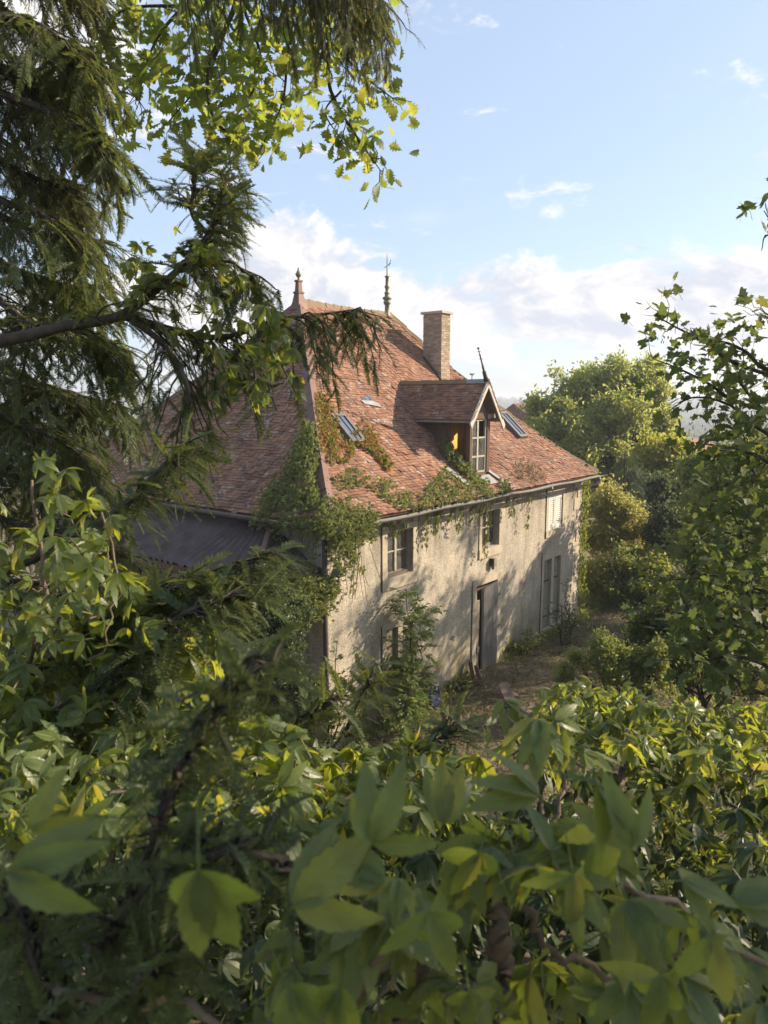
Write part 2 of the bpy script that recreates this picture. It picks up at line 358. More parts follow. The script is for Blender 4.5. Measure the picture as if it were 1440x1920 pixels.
MT['yewold'] = leafmat('yew_needles_light', [(.075, .095, .04), (.11, .13, .055), (.17, .16, .075)], (.24, .26, .08), .34, .5)
MT['creeper'] = leafmat('creeper_leaf', [(.08, .12, .038), (.10, .145, .044), (.14, .18, .058)], (.47, .53, .05), .48, .42, .6, True)
MT['creeperfar'] = leafmat('roof_creeper_leaf', [(.11, .155, .055), (.15, .20, .07), (.20, .235, .085), (.27, .26, .11)], (.36, .42, .10), .44, .5)
MT['autumn'] = leafmat('turning_creeper_leaf', [(.24, .25, .06), (.38, .30, .08), (.46, .22, .08), (.42, .10, .07), (.30, .27, .08)], (.55, .36, .08), .38, .5)
MT['oak'] = leafmat('oak_leaf', [(.065, .11, .022), (.085, .135, .03), (.11, .155, .03)], (.42, .50, .07), .58, .5)
MT['maple'] = leafmat('maple_leaf', [(.05, .08, .028), (.07, .105, .034), (.10, .135, .04)], (.22, .28, .06), .4, .55, .2)
MT['walnut'] = leafmat('walnut_leaf', [(.18, .235, .075), (.22, .275, .085), (.26, .305, .105)], (.52, .58, .14), .56, .5)
MT['lime'] = leafmat('yellow_leaf', [(.19, .22, .045), (.24, .26, .05), (.28, .28, .055)], (.58, .58, .07), .56, .5)
MT['pale'] = leafmat('pale_shrub_leaf', [(.23, .24, .085), (.28, .28, .10), (.31, .30, .13)], (.55, .54, .14), .58, .5)
MT['mid'] = leafmat('shrub_leaf', [(.11, .15, .055), (.145, .19, .07), (.19, .225, .085)], (.40, .46, .10), .5, .45)
MT['dark'] = leafmat('dark_leaf', [(.055, .085, .042), (.07, .105, .05), (.10, .135, .06)], (.2, .26, .08), .36, .4)
MT['shade_leaf'] = leafmat('creeper_leaf_painted_shade', [(.03, .05, .02), (.045, .068, .026), (.065, .085, .032)], (.14, .18, .03), .28, .45)  # creeper leaf again in darker colours, with deep shade painted in
MT['grey'] = leafmat('grey_leaf', [(.10, .13, .07), (.13, .16, .09), (.08, .11, .06)], (.2, .25, .08), .35, .5)
MT['ash'] = leafmat('ash_leaf', [(.11, .165, .055), (.145, .20, .07), (.18, .225, .085)], (.38, .46, .09), .42, .4)
MT['ivy'] = leafmat('bright_ivy_leaf', [(.10, .16, .03), (.14, .20, .035), (.17, .22, .04)], (.36, .42, .05), .42, .4)
MT['straw'] = leafmat('dry_straw', [(.28, .225, .13), (.38, .31, .18), (.45, .38, .23), (.22, .21, .09)], (.25, .21, .11), .25, .8, .1)
MT['litter'] = leafmat('leaf_litter', [(.10, .075, .04), (.17, .13, .07), (.22, .17, .10), (.09, .11, .04)], (.12, .1, .05), .2, .8, .1)
MT['wood_far'] = leafmat('far_foliage', [(.035, .06, .025), (.05, .08, .03), (.07, .095, .035)], (.1, .13, .04), .25, .7, .1)

# ------------------------------------------------------------------ leaf templates
def leaflet_pts(L, W, seg, fold, droop, serr, ang, base, tilt, twist=0, jag=None):
    """returns verts, faces of one leaflet; y along, fanned by ang about z"""
    V, Fc = [], []; jag = jag or random.Random(1)
    for i in range(seg+1):
        t = i/seg; y = t*L; z = -droop*L*t*t
        wv = W*(math.sin(math.pi*min(1, t**.86*1.0))**.8)*(1-.22*t) if 0 < t < 1 else .012*W
        if serr and 0 < t < 1 and i % 2: wv *= 1-serr
        V += [(-wv, y-serr*.12*L*(i % 2), z+fold*wv+twist*wv*t), (0, y, z), (wv, y-serr*.12*L*(i % 2), z+fold*wv-twist*wv*t)]
    for i in range(seg):
        a = 3*i; Fc += [(a, a+1, a+4, a+3), (a+1, a+2, a+5, a+4)]
    c, s = math.cos(ang), math.sin(ang); ct, st_ = math.cos(tilt), math.sin(tilt); out = []
    for x, y, z in V:
        y, z = y*ct+z*st_, -y*st_+z*ct
        out.append((x*c+y*s+base[0], -x*s+y*c+base[1], z+base[2]))
    return out, Fc
def creeper_leaf(seed, seg=4, serr=.0, petiole=.55, n0=None):
    R = random.Random(seed); V, Fc = [], []; n = R.choice([5, 5, 5, 4, 3]) if seed % 3 else 5; uv = []; n = n0 or n; sp = R.uniform(.68, 1.0)
    angs = {5: (-82, -40, 0, 40, 82), 4: (-60, -18, 22, 64), 3: (-48, 0, 48)}[n]
    for a in angs:
        Ln = (1-.22*abs(a)/82)*R.uniform(.88, 1.08)
        v, f = leaflet_pts(Ln, Ln*R.uniform(.185, .235), seg, R.uniform(.1, .5), R.uniform(.05, .5), serr, math.radians(a*sp+R.uniform(-9, 9)), (0, 0, 0), math.radians(R.uniform(0, 48)), R.uniform(-.5, .5))
        o = len(V); V += v; Fc += [tuple(o+i for i in q) for q in f]; uv += [(j, i/seg, 0) for i in range(seg+1) for j in (-1, 0, 1)]
    if petiole:
        o = len(V); r = .013
        for (y, z) in ((0, 0), (-petiole, -petiole*.35)):
            V += [(-r, y, z), (r, y, z), (0, y, z-r*1.6)]
        Fc += [(o, o+1, o+4, o+3), (o+1, o+2, o+5, o+4), (o+2, o, o+3, o+5)]; uv += [(.5, .1, 0)]*6
    T_ = temp(V, Fc); LUV[id(T_[0])] = uv; return T_
def strip_leaf(half, fold=.15, droop=.2, curl=0):
    V, Fc = [], []
    for (x, y) in half:
        z = -droop*y*y; V += [(-x, y, z+fold*x), (0, y, z), (x, y, z+fold*x)]
    for i in range(len(half)-1):
        a = 3*i; Fc += [(a, a+1, a+4, a+3), (a+1, a+2, a+5, a+4)]
    return V, Fc
OAKH = [(.01, -.12), (.015, 0), (.07, .1), (.13, .2), (.08, .27), (.25, .38), (.14, .46), (.31, .6), (.17, .68), (.27, .81), (.13, .87), (.10, .97), (.01, 1.0)]
oak_t = [temp(*strip_leaf([(x*1.3, y) for x, y in OAKH], f, d)) for f, d in ((.2, .15), (.45, .3), (.05, .45), (.3, -.1))]
def maple_leaf(seed):
    R = random.Random(seed); ang = [-165, -130, -112, -92, -70, -55, -38, -25, -14, 0, 14, 25, 38, 55, 70, 92, 112, 130, 165]
    rad = [.30, .52, .45, .60, .42, .80, .62, .66, .84, 1.0, .84, .66, .62, .80, .42, .60, .45, .52, .30]; rad = [r*R.uniform(.93, 1.07) for r in rad]
    V = [(0, 0, 0)]; cur = R.uniform(-.1, .35); fo = R.uniform(0, .35)
    for a, r in zip(ang, rad):
        a = math.radians(a); x, y = r*.62*math.sin(a), r*.62*math.cos(a); V.append((x, y+.0, fo*abs(x)*.6-cur*(x*x+y*y)))
    Fc = [(0, i, i+1) for i in range(1, len(ang))]; V = [(x, y+.3, z) for x, y, z in V]
    o = len(V); V += [(-.012, .3, 0), (.012, .3, 0), (.012, -.5, -.15), (-.012, -.5, -.15)]; Fc.append((o, o+1, o+2, o+3)); return temp(V, Fc)
maple_t = [maple_leaf(i) for i in range(4)]
SIMP = [(.02, 0), (.24, .3), (.25, .55), (.01, 1)]
simple_t = [temp(*strip_leaf(SIMP, f, d)) for f, d in ((.3, .3), (.1, .5), (.5, .1))]
def tuft(seed, n, spread, tv=simple_t, ls=.5):
    """a small tuft of leaves: an end of a twig"""
    R = np.random.default_rng(seed); V, L, Ss = [], [], []; vo = lo = 0
    for i in range(n):
        d = unit(R.normal(size=3)+np.array([0, .5, .1])); nn = unit(R.normal(size=3)*.6+np.array([0, 0, 1])); X = unit(np.cross(d, nn)); Z = np.cross(X, d)
        p = R.normal(size=3)*spread; t = tv[i % len(tv)]; s = ls*R.uniform(.7, 1.2)
        V.append(p+s*(t[0][:, :1]*X+t[0][:, 1:2]*d+t[0][:, 2:]*Z)); L.append(t[1]+vo); Ss.append(t[2]+lo); vo += len(t[0]); lo += len(t[1])
    return (np.concatenate(V), np.concatenate(L), np.concatenate(Ss))
quad_t = [temp([(0, 0, 0), (.26, .5, .06), (0, 1, -.15), (-.26, .5, .06)], [(0, 1, 2, 3)])]
tuft_t = [tuft(i, 9, .5, quad_t, .62) for i in range(5)]
def pinnate(seed, n=4, lw=.1, ll=.42):
    R = random.Random(seed); V, Fc = [], []; dr = R.uniform(.15, .5)
    def add(base, ang, L):
        v, f = leaflet_pts(L, L*.27, 2, .2, .25, 0, ang, base, R.uniform(0, .4)); o = len(V); V.extend(v); Fc.extend([tuple(o+i for i in q) for q in f])
    for i in range(n):
        y = .25+.7*i/n; z = -dr*y*y
        for sgn in (-1, 1): add((0, y, z), sgn*math.radians(R.uniform(50, 72)), ll*(1-.3*abs(i/n-.4)))
    add((0, .95, -dr*.9), 0, ll)
    o = len(V)
    for y in (0, .5, .97): V.extend([(-.008, y, -dr*y*y), (.008, y, -dr*y*y)])
    Fc.extend([(o, o+1, o+3, o+2), (o+2, o+3, o+5, o+4)]); return temp(V, Fc)
pinn_t = [pinnate(i) for i in range(4)]
def yew_twig(seed, n=28, nl=.13, nw=.017):
    R = random.Random(seed); V, Fc = [], []; dr = R.uniform(.15, .5); bend = R.uniform(-.15, .15)
    def c(t): return np.array([bend*t*t, t, -dr*t*t])
    for i in range(n):
        t = .03+.95*i/n; p = c(t); ln = nl*(.65+.5*math.sin(math.pi*min(1, t*1.05)))*R.uniform(.85, 1.1)
        for sg in (-1, 1):
            d = unit(np.array([sg*1.0, .55+.25*R.uniform(-1, 1)+t*.5, R.uniform(-.15, .45)])); s = np.array([0, nw, .004])
            o = len(V); V.extend([p-s, p+s, p+d*ln*.6+s*.9, p+d*ln, p+d*ln*.6-s*.9]); Fc.append((o, o+1, o+2, o+3, o+4))
    o = len(V)
    for t in (0, .33, .66, 1): p = c(t); V.extend([p+(-.007, 0, 0), p+(.007, 0, 0)])
    for i in range(3): Fc.append((o+2*i, o+2*i+1, o+2*i+3, o+2*i+2))
    return temp(V, Fc)
yew_t = [yew_twig(i) for i in range(5)]
creep_hi = [creeper_leaf(i, 12, .16) for i in range(7)]
creep_md = [creeper_leaf(i, 6, .12) for i in range(6)]
creep_lo = [creeper_leaf(i, 3, 0, .3) for i in range(6)]

# ------------------------------------------------------------------ terrain
HOUSE_C = np.array([6.2, 5.5])
def hgt(x, y):
    x = np.asarray(x, float); y = np.asarray(y, float); dx, dy = x-CAM[0], y-CAM[1]; s = dx*F0[0]+dy*F0[1]; r = dx*RT[0]+dy*RT[1]; d = np.hypot(dx, dy)
    z = 5.55*(1-sstep(s, 1.2, 9.6))
    z = z + .10*np.sin(x*1.3+.5)*np.sin(y*1.1)*sstep(np.hypot(x-HOUSE_C[0], y-HOUSE_C[1]), 8, 12) - 24*sstep(d, 46, 260)
    hill = 27+5*np.sin(x*.0042+1)*np.cos(y*.0037)+3*np.sin(x*.011+y*.007)
    return z + hill*sstep(d, 420, 1500)
def build_ground():
    rad = np.concatenate([[0], np.linspace(.5, 48, 90), np.geomspace(52, 2200, 44)]); na = 150; V = []
    for r in rad:
        a = np.linspace(0, 2*math.pi, na, endpoint=False); x = CAM[0]+r*np.cos(a); y = CAM[1]+r*np.sin(a); V.append(np.stack([x, y, hgt(x, y)], 1))
    V = np.concatenate(V); Fc = []
    for i in range(len(rad)-1):
        for j in range(na):
            q = (i*na+j, (i+1)*na+j, (i+1)*na+(j+1) % na, i*na+(j+1) % na)
            Fc.append(q if i else q[1:] if False else (q[0], q[1], q[2]))if i == 0 else Fc.append(q)
    L = np.array([i for f in Fc for i in f]); ln = np.array([len(f) for f in Fc]); me = raw_mesh('ground', V, L, np.concatenate([[0], np.cumsum(ln)[:-1]]), True)
    link('ground', me, MT['soil'], None, 'structure')
build_ground()
def far_woods():
    P, Sx = [], []
    for _ in range(9000):
        d = random.uniform(250, 1700)**1.0; a = math.radians(random.uniform(-36, 36)); x, y = CAM[:2]+F0[:2]*d*math.cos(a)+RT[:2]*d*math.sin(a)
        P.append((x, y, float(hgt(x, y))+random.uniform(1, 4))); Sx.append(random.uniform(4.5, 9))
    P = np.array(P); tv = [tuft(50+i, 26, .42, quad_t, .75) for i in range(4)]
    inst('far_woods', tv, P, rvec(len(P))*[1, 1, .2]+[0, 0, .4], rvec(len(P)), np.array(Sx), MT['wood_far'], None, 'stuff')
far_woods()

# ------------------------------------------------------------------ house
EX0, EX1, EY0, EY1 = -.22, 12.65, -.4, 11.9
AX, BX, AY = 4.03, 8.05, 4.7
def zp(t): return 4.93+3.7*t+1.3*t*t
def dzp(t): return 3.7+2.6*t
def sag(x, y): return .028*math.sin(x*1.7+y*.9)+.022*math.sin(x*.8-y*2.1+1)
class Plane:
    """roof slope: along coordinate u, up coordinate t in 0..1"""
    def __init__(s, kind): s.k = kind
    def P(s, u, t):
        if s.k == 'front': x, y = u, EY0+(AY-EY0)*t
        elif s.k == 'left': x, y = EX0+(AX-EX0)*t, u
        elif s.k == 'right': x, y = EX1-(EX1-BX)*t, u
        else: x, y = u, EY1-(EY1-AY)*t
        return np.array([x, y, zp(t)+sag(x, y)*min(1, 4*t)*min(1, 5*(1-t)+.2)])
    def rng_(s, t):
        if s.k in ('front', 'back'): return EX0+(AX-EX0)*t, EX1-(EX1-BX)*t
        return EY0+(AY-EY0)*t, EY1-(EY1-AY)*t
    def fr(s, u, t):
        run = {'front': AY-EY0, 'left': AX-EX0, 'right': EX1-BX, 'back': EY1-AY}[s.k]
        o = {'front': (0, 1), 'left': (1, 0), 'right': (-1, 0), 'back': (0, -1)}[s.k]; upv = unit(np.array([o[0]*run, o[1]*run, dzp(t)]))
        uu = {'front': (1, 0, 0), 'left': (0, -1, 0), 'right': (0, 1, 0), 'back': (-1, 0, 0)}[s.k]; uu = np.array(uu, float)
        return uu, upv, np.cross(uu, upv)
PF, PL, PR, PB = Plane('front'), Plane('left'), Plane('right'), Plane('back')
house = thing('house', (6.2, 0, 0), 'derelict rendered stone house with a steep mossy red tiled hipped roof', 'house')
tile_me = []
for i in range(5):
    R = random.Random(i); m = MB(); a = R.uniform(-.01, .01)
    m.add([(-.5, -.5+a, .0), (.5, -.5-a, .0), (.5, .5, -.06), (-.5, .5, -.06), (-.5, -.5+a, .085), (.5, -.5-a, .085), (.5, .5, 0), (-.5, .5, 0)],
          [(4, 5, 6, 7), (0, 1, 5, 4), (1, 2, 6, 5), (3, 0, 4, 7)])
    V = np.array(m.v); tile_me.append((V, m.f))
def roof_tiles(plane, tmax, parent, skip=None, wd=.165, ex=.082):
    """yields frames of tiles"""
    run = {'front': AY-EY0, 'left': AX-EX0, 'right': EX1-BX, 'back': EY1-AY}[plane.k]; out = []; t = .004; row = 0
    while t < tmax:
        sl_ = math.hypot(run, dzp(t)); u0, u1 = plane.rng_(t); off = (row % 2)*.5+random.uniform(-.12, .12); n = int((u1-u0)/wd)+2; wob = random.uniform(-.012, .012)
        for i in range(-1, n):
            u = u0+(i+off)*wd+random.uniform(-.008, .008)
            if u < u0+.02 or u > u1-.02: continue
            if random.random() < .007 or (skip and skip(u, t)): continue
            uu, d, nn = plane.fr(u, t); sh = random.gauss(0, .006)+wob*.7*math.sin(u*1.3+row)
            if random.random() < .03: sh -= random.uniform(.03, .08)
            p = plane.P(u, t)+d*(ex*.55+sh)+nn*(.014+abs(random.gauss(0, .008)))
            ro = random.gauss(0, .018)+(random.choice((-1, 1))*random.uniform(.1, .35) if random.random() < .03 else 0)
            ti = random.gauss(0, .03); d2 = unit(d*math.cos(ro)+uu*math.sin(ro)+nn*ti); u2 = unit(np.cross(d2, nn)); n2 = np.cross(u2, d2)
            out.append((p, d2, n2))
        t += ex/sl_; row += 1
    return out
def dorm_skip(u, t):
    y = EY0+(AY-EY0)*t; x = u
    if 5.62 < x < 6.6 and .1 < y < 2.6-1.9*abs(x-6.1): return True
    return False
def build_roof():
    deck = MB()
    for pl in (PF, PL, PR, PB):
        nt_, nu = 12, 16
        for i in range(nt_):
            for j in range(nu):
                q = []
                for (a, b) in ((i, j), (i, j+1), (i+1, j+1), (i+1, j)):
                    t = a/nt_; u0, u1 = pl.rng_(t); u = u0+(u1-u0)*b/nu; q.append(pl.P(u, t)-pl.fr(u, t)[2]*.035)
                if pl is PF:
                    c = sum(q)/4
                    if 5.75 < c[0] < 6.45 and .35 < c[1] < 1.3: continue
                deck.add(q, [(0, 1, 2, 3)] if pl.k != 'xx' else [])
    roof = deck.build('roof', MT['deck'], house)
    T = roof_tiles(PF, .985, roof, dorm_skip)+roof_tiles(PL, .985, roof)
    T = [q for q in T if True]; T2 = roof_tiles(PR, .98, roof)
    px = np.array([proj(q[0]) for q in T]); dist = np.array([np.linalg.norm(q[0]-CAM) for q in T])
    facing = np.array([abs((q[0]-CAM)/np.linalg.norm(q[0]-CAM)@q[2]) for q in T]); size = facing/dist**2
    size[(px[:, 0] < 420)] *= .3; order = np.argsort(-size)
    ind, rest = order[:300], order[300:]
    sc = np.array([.172, .20, .20])
    meshes = []
    for V, f in tile_me:
        V2 = V*np.array([.158, .175, .30]); L = np.array([i for q in f for i in q]); me = raw_mesh('roof_tile', V2, L, np.arange(len(f))*4); me.materials.append(MT['tile']); meshes.append(me)
    b = base_of(roof)
    for n, i in enumerate(ind):
        p, d, nn = T[i]; o = bpy.data.objects.new('roof_tile', meshes[n % 5]); COL.objects.link(o); o.parent = roof; X = np.cross(d, nn); q = p-b
        o.matrix_basis = Matrix(((X[0], d[0], nn[0], q[0]), (X[1], d[1], nn[1], q[1]), (X[2], d[2], nn[2], q[2]), (0, 0, 0, 1)))
    tv = [(V*np.array([.158, .175, .30]), np.array([i for q in f for i in q]), np.arange(len(f))*4) for V, f in tile_me]
    A = [T[i] for i in rest]+T2
    inst('roof_tiles', tv, [q[0] for q in A], [q[1] for q in A], [q[2] for q in A], 1.0, MT['tile'], roof)
    return roof
roof = build_roof()
def cap_run(a, b, na, nb, seg, wd, mat, parent, name, lift=.05, gap=1.0):
    """folded V caps along a hip or ridge from function a..b; na, nb are the unit downslope sides"""
    for i in range(seg):
        m = MB(); t0, t1 = i/seg, (i+1.06)/seg; t1 = min(t1, 1); p, q = a(t0), a(t1); up_ = np.array([0, 0, lift+.06])
        s = wd*random.uniform(.95, 1.05); s0 = s*1.08; tk = np.array([0, 0, .012]); j = np.array([random.uniform(-.012, .012), random.uniform(-.012, .012), random.uniform(0, .012)])
        V = [p+na(t0)*s0+up_*.42+j, p+up_+j+(0, 0, .03), p+nb(t0)*s0+up_*.42+j, q+na(t1)*s+up_*.42, q+up_, q+nb(t1)*s+up_*.42]
        V += [v-tk*1.5 for v in V]
        m.add(V, [(0, 1, 4, 3), (1, 2, 5, 4), (6, 9, 10, 7), (7, 10, 11, 8), (0, 6, 7, 1), (1, 7, 8, 2), (3, 4, 10, 9), (4, 5, 11, 10), (0, 3, 9, 6), (2, 8, 11, 5)])
        m.build(name, mat, parent)
def hipL(t): return np.array([EX0+(AX-EX0)*t, EY0+(AY-EY0)*t, zp(t)])
def hipR(t): return np.array([EX1-(EX1-BX)*t, EY0+(AY-EY0)*t, zp(t)])
def hipB(t): return np.array([EX0+(AX-EX0)*t, EY1-(EY1-AY)*t, zp(t)])
def sideF(t): return np.array([.78, .0, 0])+np.array([0, 0, 0]) if False else unit(np.array([1, 0, 0.0]))
cap_run(hipL, None, lambda t: np.array([0, 1, 0.])*1-np.array([0, 0, 0.]), lambda t: np.array([1, 0, 0.]), 8, .21, MT['cap'], roof, 'hip_cap', .075)
cap_run(hipR, None, lambda t: np.array([-1, 0, 0.]), lambda t: np.array([0, 1, 0.]), 14, .10, MT['ridge'], roof, 'hip_cap', .05)
cap_run(hipB, None, lambda t: np.array([1, 0, 0.]), lambda t: np.array([0, -1, 0.]), 12, .11, MT['cap'], roof, 'hip_cap', .05)
def rdg(t): return np.array([AX+(BX-AX)*t, AY, zp(1)+.02-.05*math.sin(math.pi*t)])
cap_run(rdg, None, lambda t: unit(np.array([0, -.7, -.8])), lambda t: unit(np.array([0, .7, -.8])), 12, .13, MT['ridge'], roof, 'ridge_tile', .05)

# walls with real openings
OPEN = [(1.98, 2.93, 3.39, 4.42), (5.97, 6.88, 3.40, 4.40), (9.85, 10.84, 3.36, 4.44), (5.78, 6.85, .0, 2.43), (9.68, 10.85, .25, 2.45), (1.95, 2.95, .85, 2.2)]
SUR = [(1.80, 3.08, 3.12, 4.56), (5.84, 7.01, 3.15, 4.55), (9.71, 10.98, 3.15, 4.60), (5.58, 7.06, .0, 2.63), (9.55, 11.0, .05, 2.62), (1.80, 3.1, .65, 2.36)]
WT = 5.0
def build_walls():
    m = MB(); xs = sorted({0, 12.25, *[v for o in OPEN for v in o[:2]]}); zs = sorted({-.4, WT, *[v for o in OPEN for v in o[2:]]})
    for i in range(len(xs)-1):
        for j in range(len(zs)-1):
            cx, cz = (xs[i]+xs[i+1])/2, (zs[j]+zs[j+1])/2
            if any(o[0] < cx < o[1] and o[2] < cz < o[3] for o in OPEN): continue
            m.add([(xs[i], 0, zs[j]), (xs[i+1], 0, zs[j]), (xs[i+1], 0, zs[j+1]), (xs[i], 0, zs[j+1])], [(0, 1, 2, 3)])
    for (a, b, c, d) in OPEN:
        y1 = .32; m.add([(a, 0, c), (a, 0, d), (a, y1, d), (a, y1, c)], [(0, 1, 2, 3)]); m.add([(b, 0, c), (b, y1, c), (b, y1, d), (b, 0, d)], [(0, 1, 2, 3)])
        m.add([(a, 0, d), (b, 0, d), (b, y1, d), (a, y1, d)], [(0, 1, 2, 3)]); m.add([(a, 0, c), (a, y1, c), (b, y1, c), (b, 0, c)], [(0, 1, 2, 3)])
    m.add([(0, 0, -.4), (0, 11.5, -.4), (0, 11.5, WT), (0, 0, WT)], [(3, 2, 1, 0)]); m.add([(12.25, 0, -.4), (12.25, 11.5, -.4), (12.25, 11.5, WT), (12.25, 0, WT)], [(0, 1, 2, 3)])
    m.add([(0, 11.5, -.4), (12.25, 11.5, -.4), (12.25, 11.5, WT), (0, 11.5, WT)], [(3, 2, 1, 0)])
    wl = m.build('wall', MT['plaster'], house)
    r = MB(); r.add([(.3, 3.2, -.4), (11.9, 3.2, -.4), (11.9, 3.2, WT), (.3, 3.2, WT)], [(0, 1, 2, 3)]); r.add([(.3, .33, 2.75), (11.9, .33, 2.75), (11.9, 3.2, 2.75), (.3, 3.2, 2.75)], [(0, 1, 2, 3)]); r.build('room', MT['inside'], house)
    # soffit board under the front eave
    s = MB(); s.add([(-.2, -.42, 4.9), (12.6, -.42, 4.9), (12.6, .0, 4.99), (-.2, .0, 4.99)], [(0, 1, 2, 3)]); s.add([(-.22, -.42, 4.9), (0, -.42, 4.99), (0, 11.7, 4.99), (-.22, 11.9, 4.9)], [(0, 1, 2, 3)]); s.build('soffit', MT['darkwood'], house)
    return wl
wall = build_walls()
def surround(o, s, mat=None, proud=.022, sill=True, parent=None):
    (a, b, c, d), (A, B, Cc, D) = o, s
    def blk(x0, x1, z0, z1):
        m = MB(); m.box(x0+.002, x1-.002, -proud-random.uniform(0, .006), .03, z0+.002, z1-.002); m.build('surround_stone', MT['stone'], wall)
    if D > d: blk(A, B, d, D)
    n = 3
    for i in range(n):
        z0, z1 = c+(d-c)*i/n, c+(d-c)*(i+1)/n; blk(A, a, z0, z1); blk(b, B, z0, z1)
    if Cc < c:
        m = MB(); m.box(A, B, -proud-.02, .03, Cc, c-.002); m.build('sill', MT['stone'], wall)
    # dark joint line left of the surround where the render has shrunk away
for o, s in zip(OPEN, SUR): surround(o, s)
def quoins():
    z = 0; i = 0
    while z < 4.75:
        h = random.uniform(.30, .40); L = .55 if i % 2 else .30; m = MB(); m.box(12.25-L, 12.275, -.022, .3, z+.006, min(z+h, 4.85)-.006); m.build('quoin', MT['stone'], wall); z += h; i += 1
quoins()
def casement(o, n_v=2, n_h=2, curtain=True, y=.17, mat='oldwood', label=None):
    a, b, c, d = o; f = MB(); t = .055
    f.box(a, a+t, y-.03, y+.03, c, d); f.box(b-t, b, y-.03, y+.03, c, d); f.box(a+t, b-t, y-.03, y+.03, d-t, d); f.box(a+t, b-t, y-.03, y+.03, c, c+t*1.4)
    win = f.build('window', MT[mat], house, label=label)
    s = MB(); mid = (a+b)/2; s.box(mid-.035, mid+.035, y-.045, y+.02, c+t*1.4, d-t); s.build('mullion', MT['white'], win)
    for k in range(1, n_h):
        zz = c+(d-c)*(k/n_h)+.03
        for (p, q) in ((a+t, mid-.035), (mid+.035, b-t)): g = MB(); g.box(p, q, y-.035, y+.015, zz-.014, zz+.014); g.build('glazing_bar', MT['white'], win)
    zs = [c+t*1.4]+[c+(d-c)*(k/n_h)+.03 for k in range(1, n_h)]+[d-t]
    for (p, q) in ((a+t, mid-.035), (mid+.035, b-t)):
        for k in range(n_h):
            e = .014 if n_h > 1 else 0
            g = MB(); g.box(p, q, y-.012, y-.008, zs[k]+(e if k else 0), zs[k+1]-(e if k < n_h-1 else 0)); g.build('pane', MT['glass'], win)
    if curtain:
        cu = MB(); n = 26; V = []
        for i in range(n+1):
            x = a+t+(b-a-2*t)*i/n
            if .62 < i/n < .80: pass
            yy = y+.10+.025*math.sin(i*1.9)+.01*math.sin(i*4.7); V += [(x, yy, c+.05), (x, yy, d-.03)]
        cu.add(V, [(2*i, 2*i+2, 2*i+3, 2*i+1) for i in range(n) if not (curtain == 'part' and .55 < i/n < .75)]); cu.build('curtain', MT['curtain'], win, True)
    return win
casement(OPEN[0], curtain='part', label='wooden casement with net curtain and a yellowed sill above the ash sapling')
# fallen bits on the first sill
m = MB(); m.bar((2.0, .03, 3.42), (2.7, .04, 3.43), .09, .05); m.bar((2.05, .09, 3.42), (2.85, .08, 3.43), .06, .04); m.build('sill_board', MT['plank'], house)
casement(OPEN[1], curtain=False, label='dark casement hung with creeper above the door')
def louvre_shutter(o, gap=.03, y=.03):
    a, b, c, d = o; mid = (a+b)/2
    for (p, q) in ((a+.01, mid-.012), (mid+.012, b-.01)):
        f = MB(); t = .06
        f.box(p, p+t, y-.02, y+.02, c, d); f.box(q-t, q, y-.02, y+.02, c, d); f.box(p+t, q-t, y-.019, y+.019, d-.12, d); f.box(p+t, q-t, y-.019, y+.019, c, c+.16)
        sh = f.build('shutter', MT['shutter'], house, label='white louvred shutter with flaking paint'); n = 13
        for i in range(n):
            z = c+.16+(d-c-.28)*(i+.5)/n; s = MB(); s.frame_box(((p+q)/2, y+.002, z), (1, 0, 0), unit((0, .75, .66)), unit((0, -.66, .75)), (q-p)/2-t, .026, .005); s.build('slat', MT['shutter'], sh)
        bk = MB(); bk.box(p+t, q-t, y+.03, y+.035, c, d); bk.build('back_board', MT['darkwood'], sh)
        for z in (c+.2, d-.18): h = MB(); xx = p if p < mid-.1 else q; h.box(xx-.03, xx+.03, y-.035, y-.02, z-.02, z+.02); h.build('hinge', MT['iron'], sh)
louvre_shutter(OPEN[2])
def plain_shutters(o, y=.06, z1=None, label=None):
    a, b, c, d = o; mid = (a+b)/2; d2 = z1 or d
    for (p, q) in ((a+.03, mid-.09), (mid+.09, b-.03)):
        sh = MB(); n = 3
        sh.box(p, q, y+.02, y+.03, c, d2); s_ = sh.build('shutter', MT['olive'], house, label=label)
        for i in range(n): g = MB(); x0, x1 = p+(q-p)*i/n, p+(q-p)*(i+1)/n; g.box(x0+.004, x1-.004, y, y+.018, c, d2); g.build('plank', MT['olive'], s_)
        k = MB(); k.lathe(((p+q)/2, y-.004, d2-.22), [(.028, 0), (.028, .003)], 8, (0, -1, 0)); k.build('peephole', MT['iron'], s_)
        for z in (c+.35, d2-.45): g = MB(); g.box(p, q, y-.012, y-.002, z-.025, z+.025); g.build('strap_hinge', MT['iron'], s_)
    m = MB(); m.box(mid-.085, mid+.085, -.03, y+.03, c, d); m.build('window_post', MT['stone'], house)
    m = MB(); m.box(a, b, y+.031, y+.05, c, d); m.build('shutter_backing', MT['olive'], house)
plain_shutters(OPEN[4], z1=2.2, label='faded olive boarded shutter beside the stone post'); plain_shutters(OPEN[5], label='faded boarded shutter behind the ash sapling')
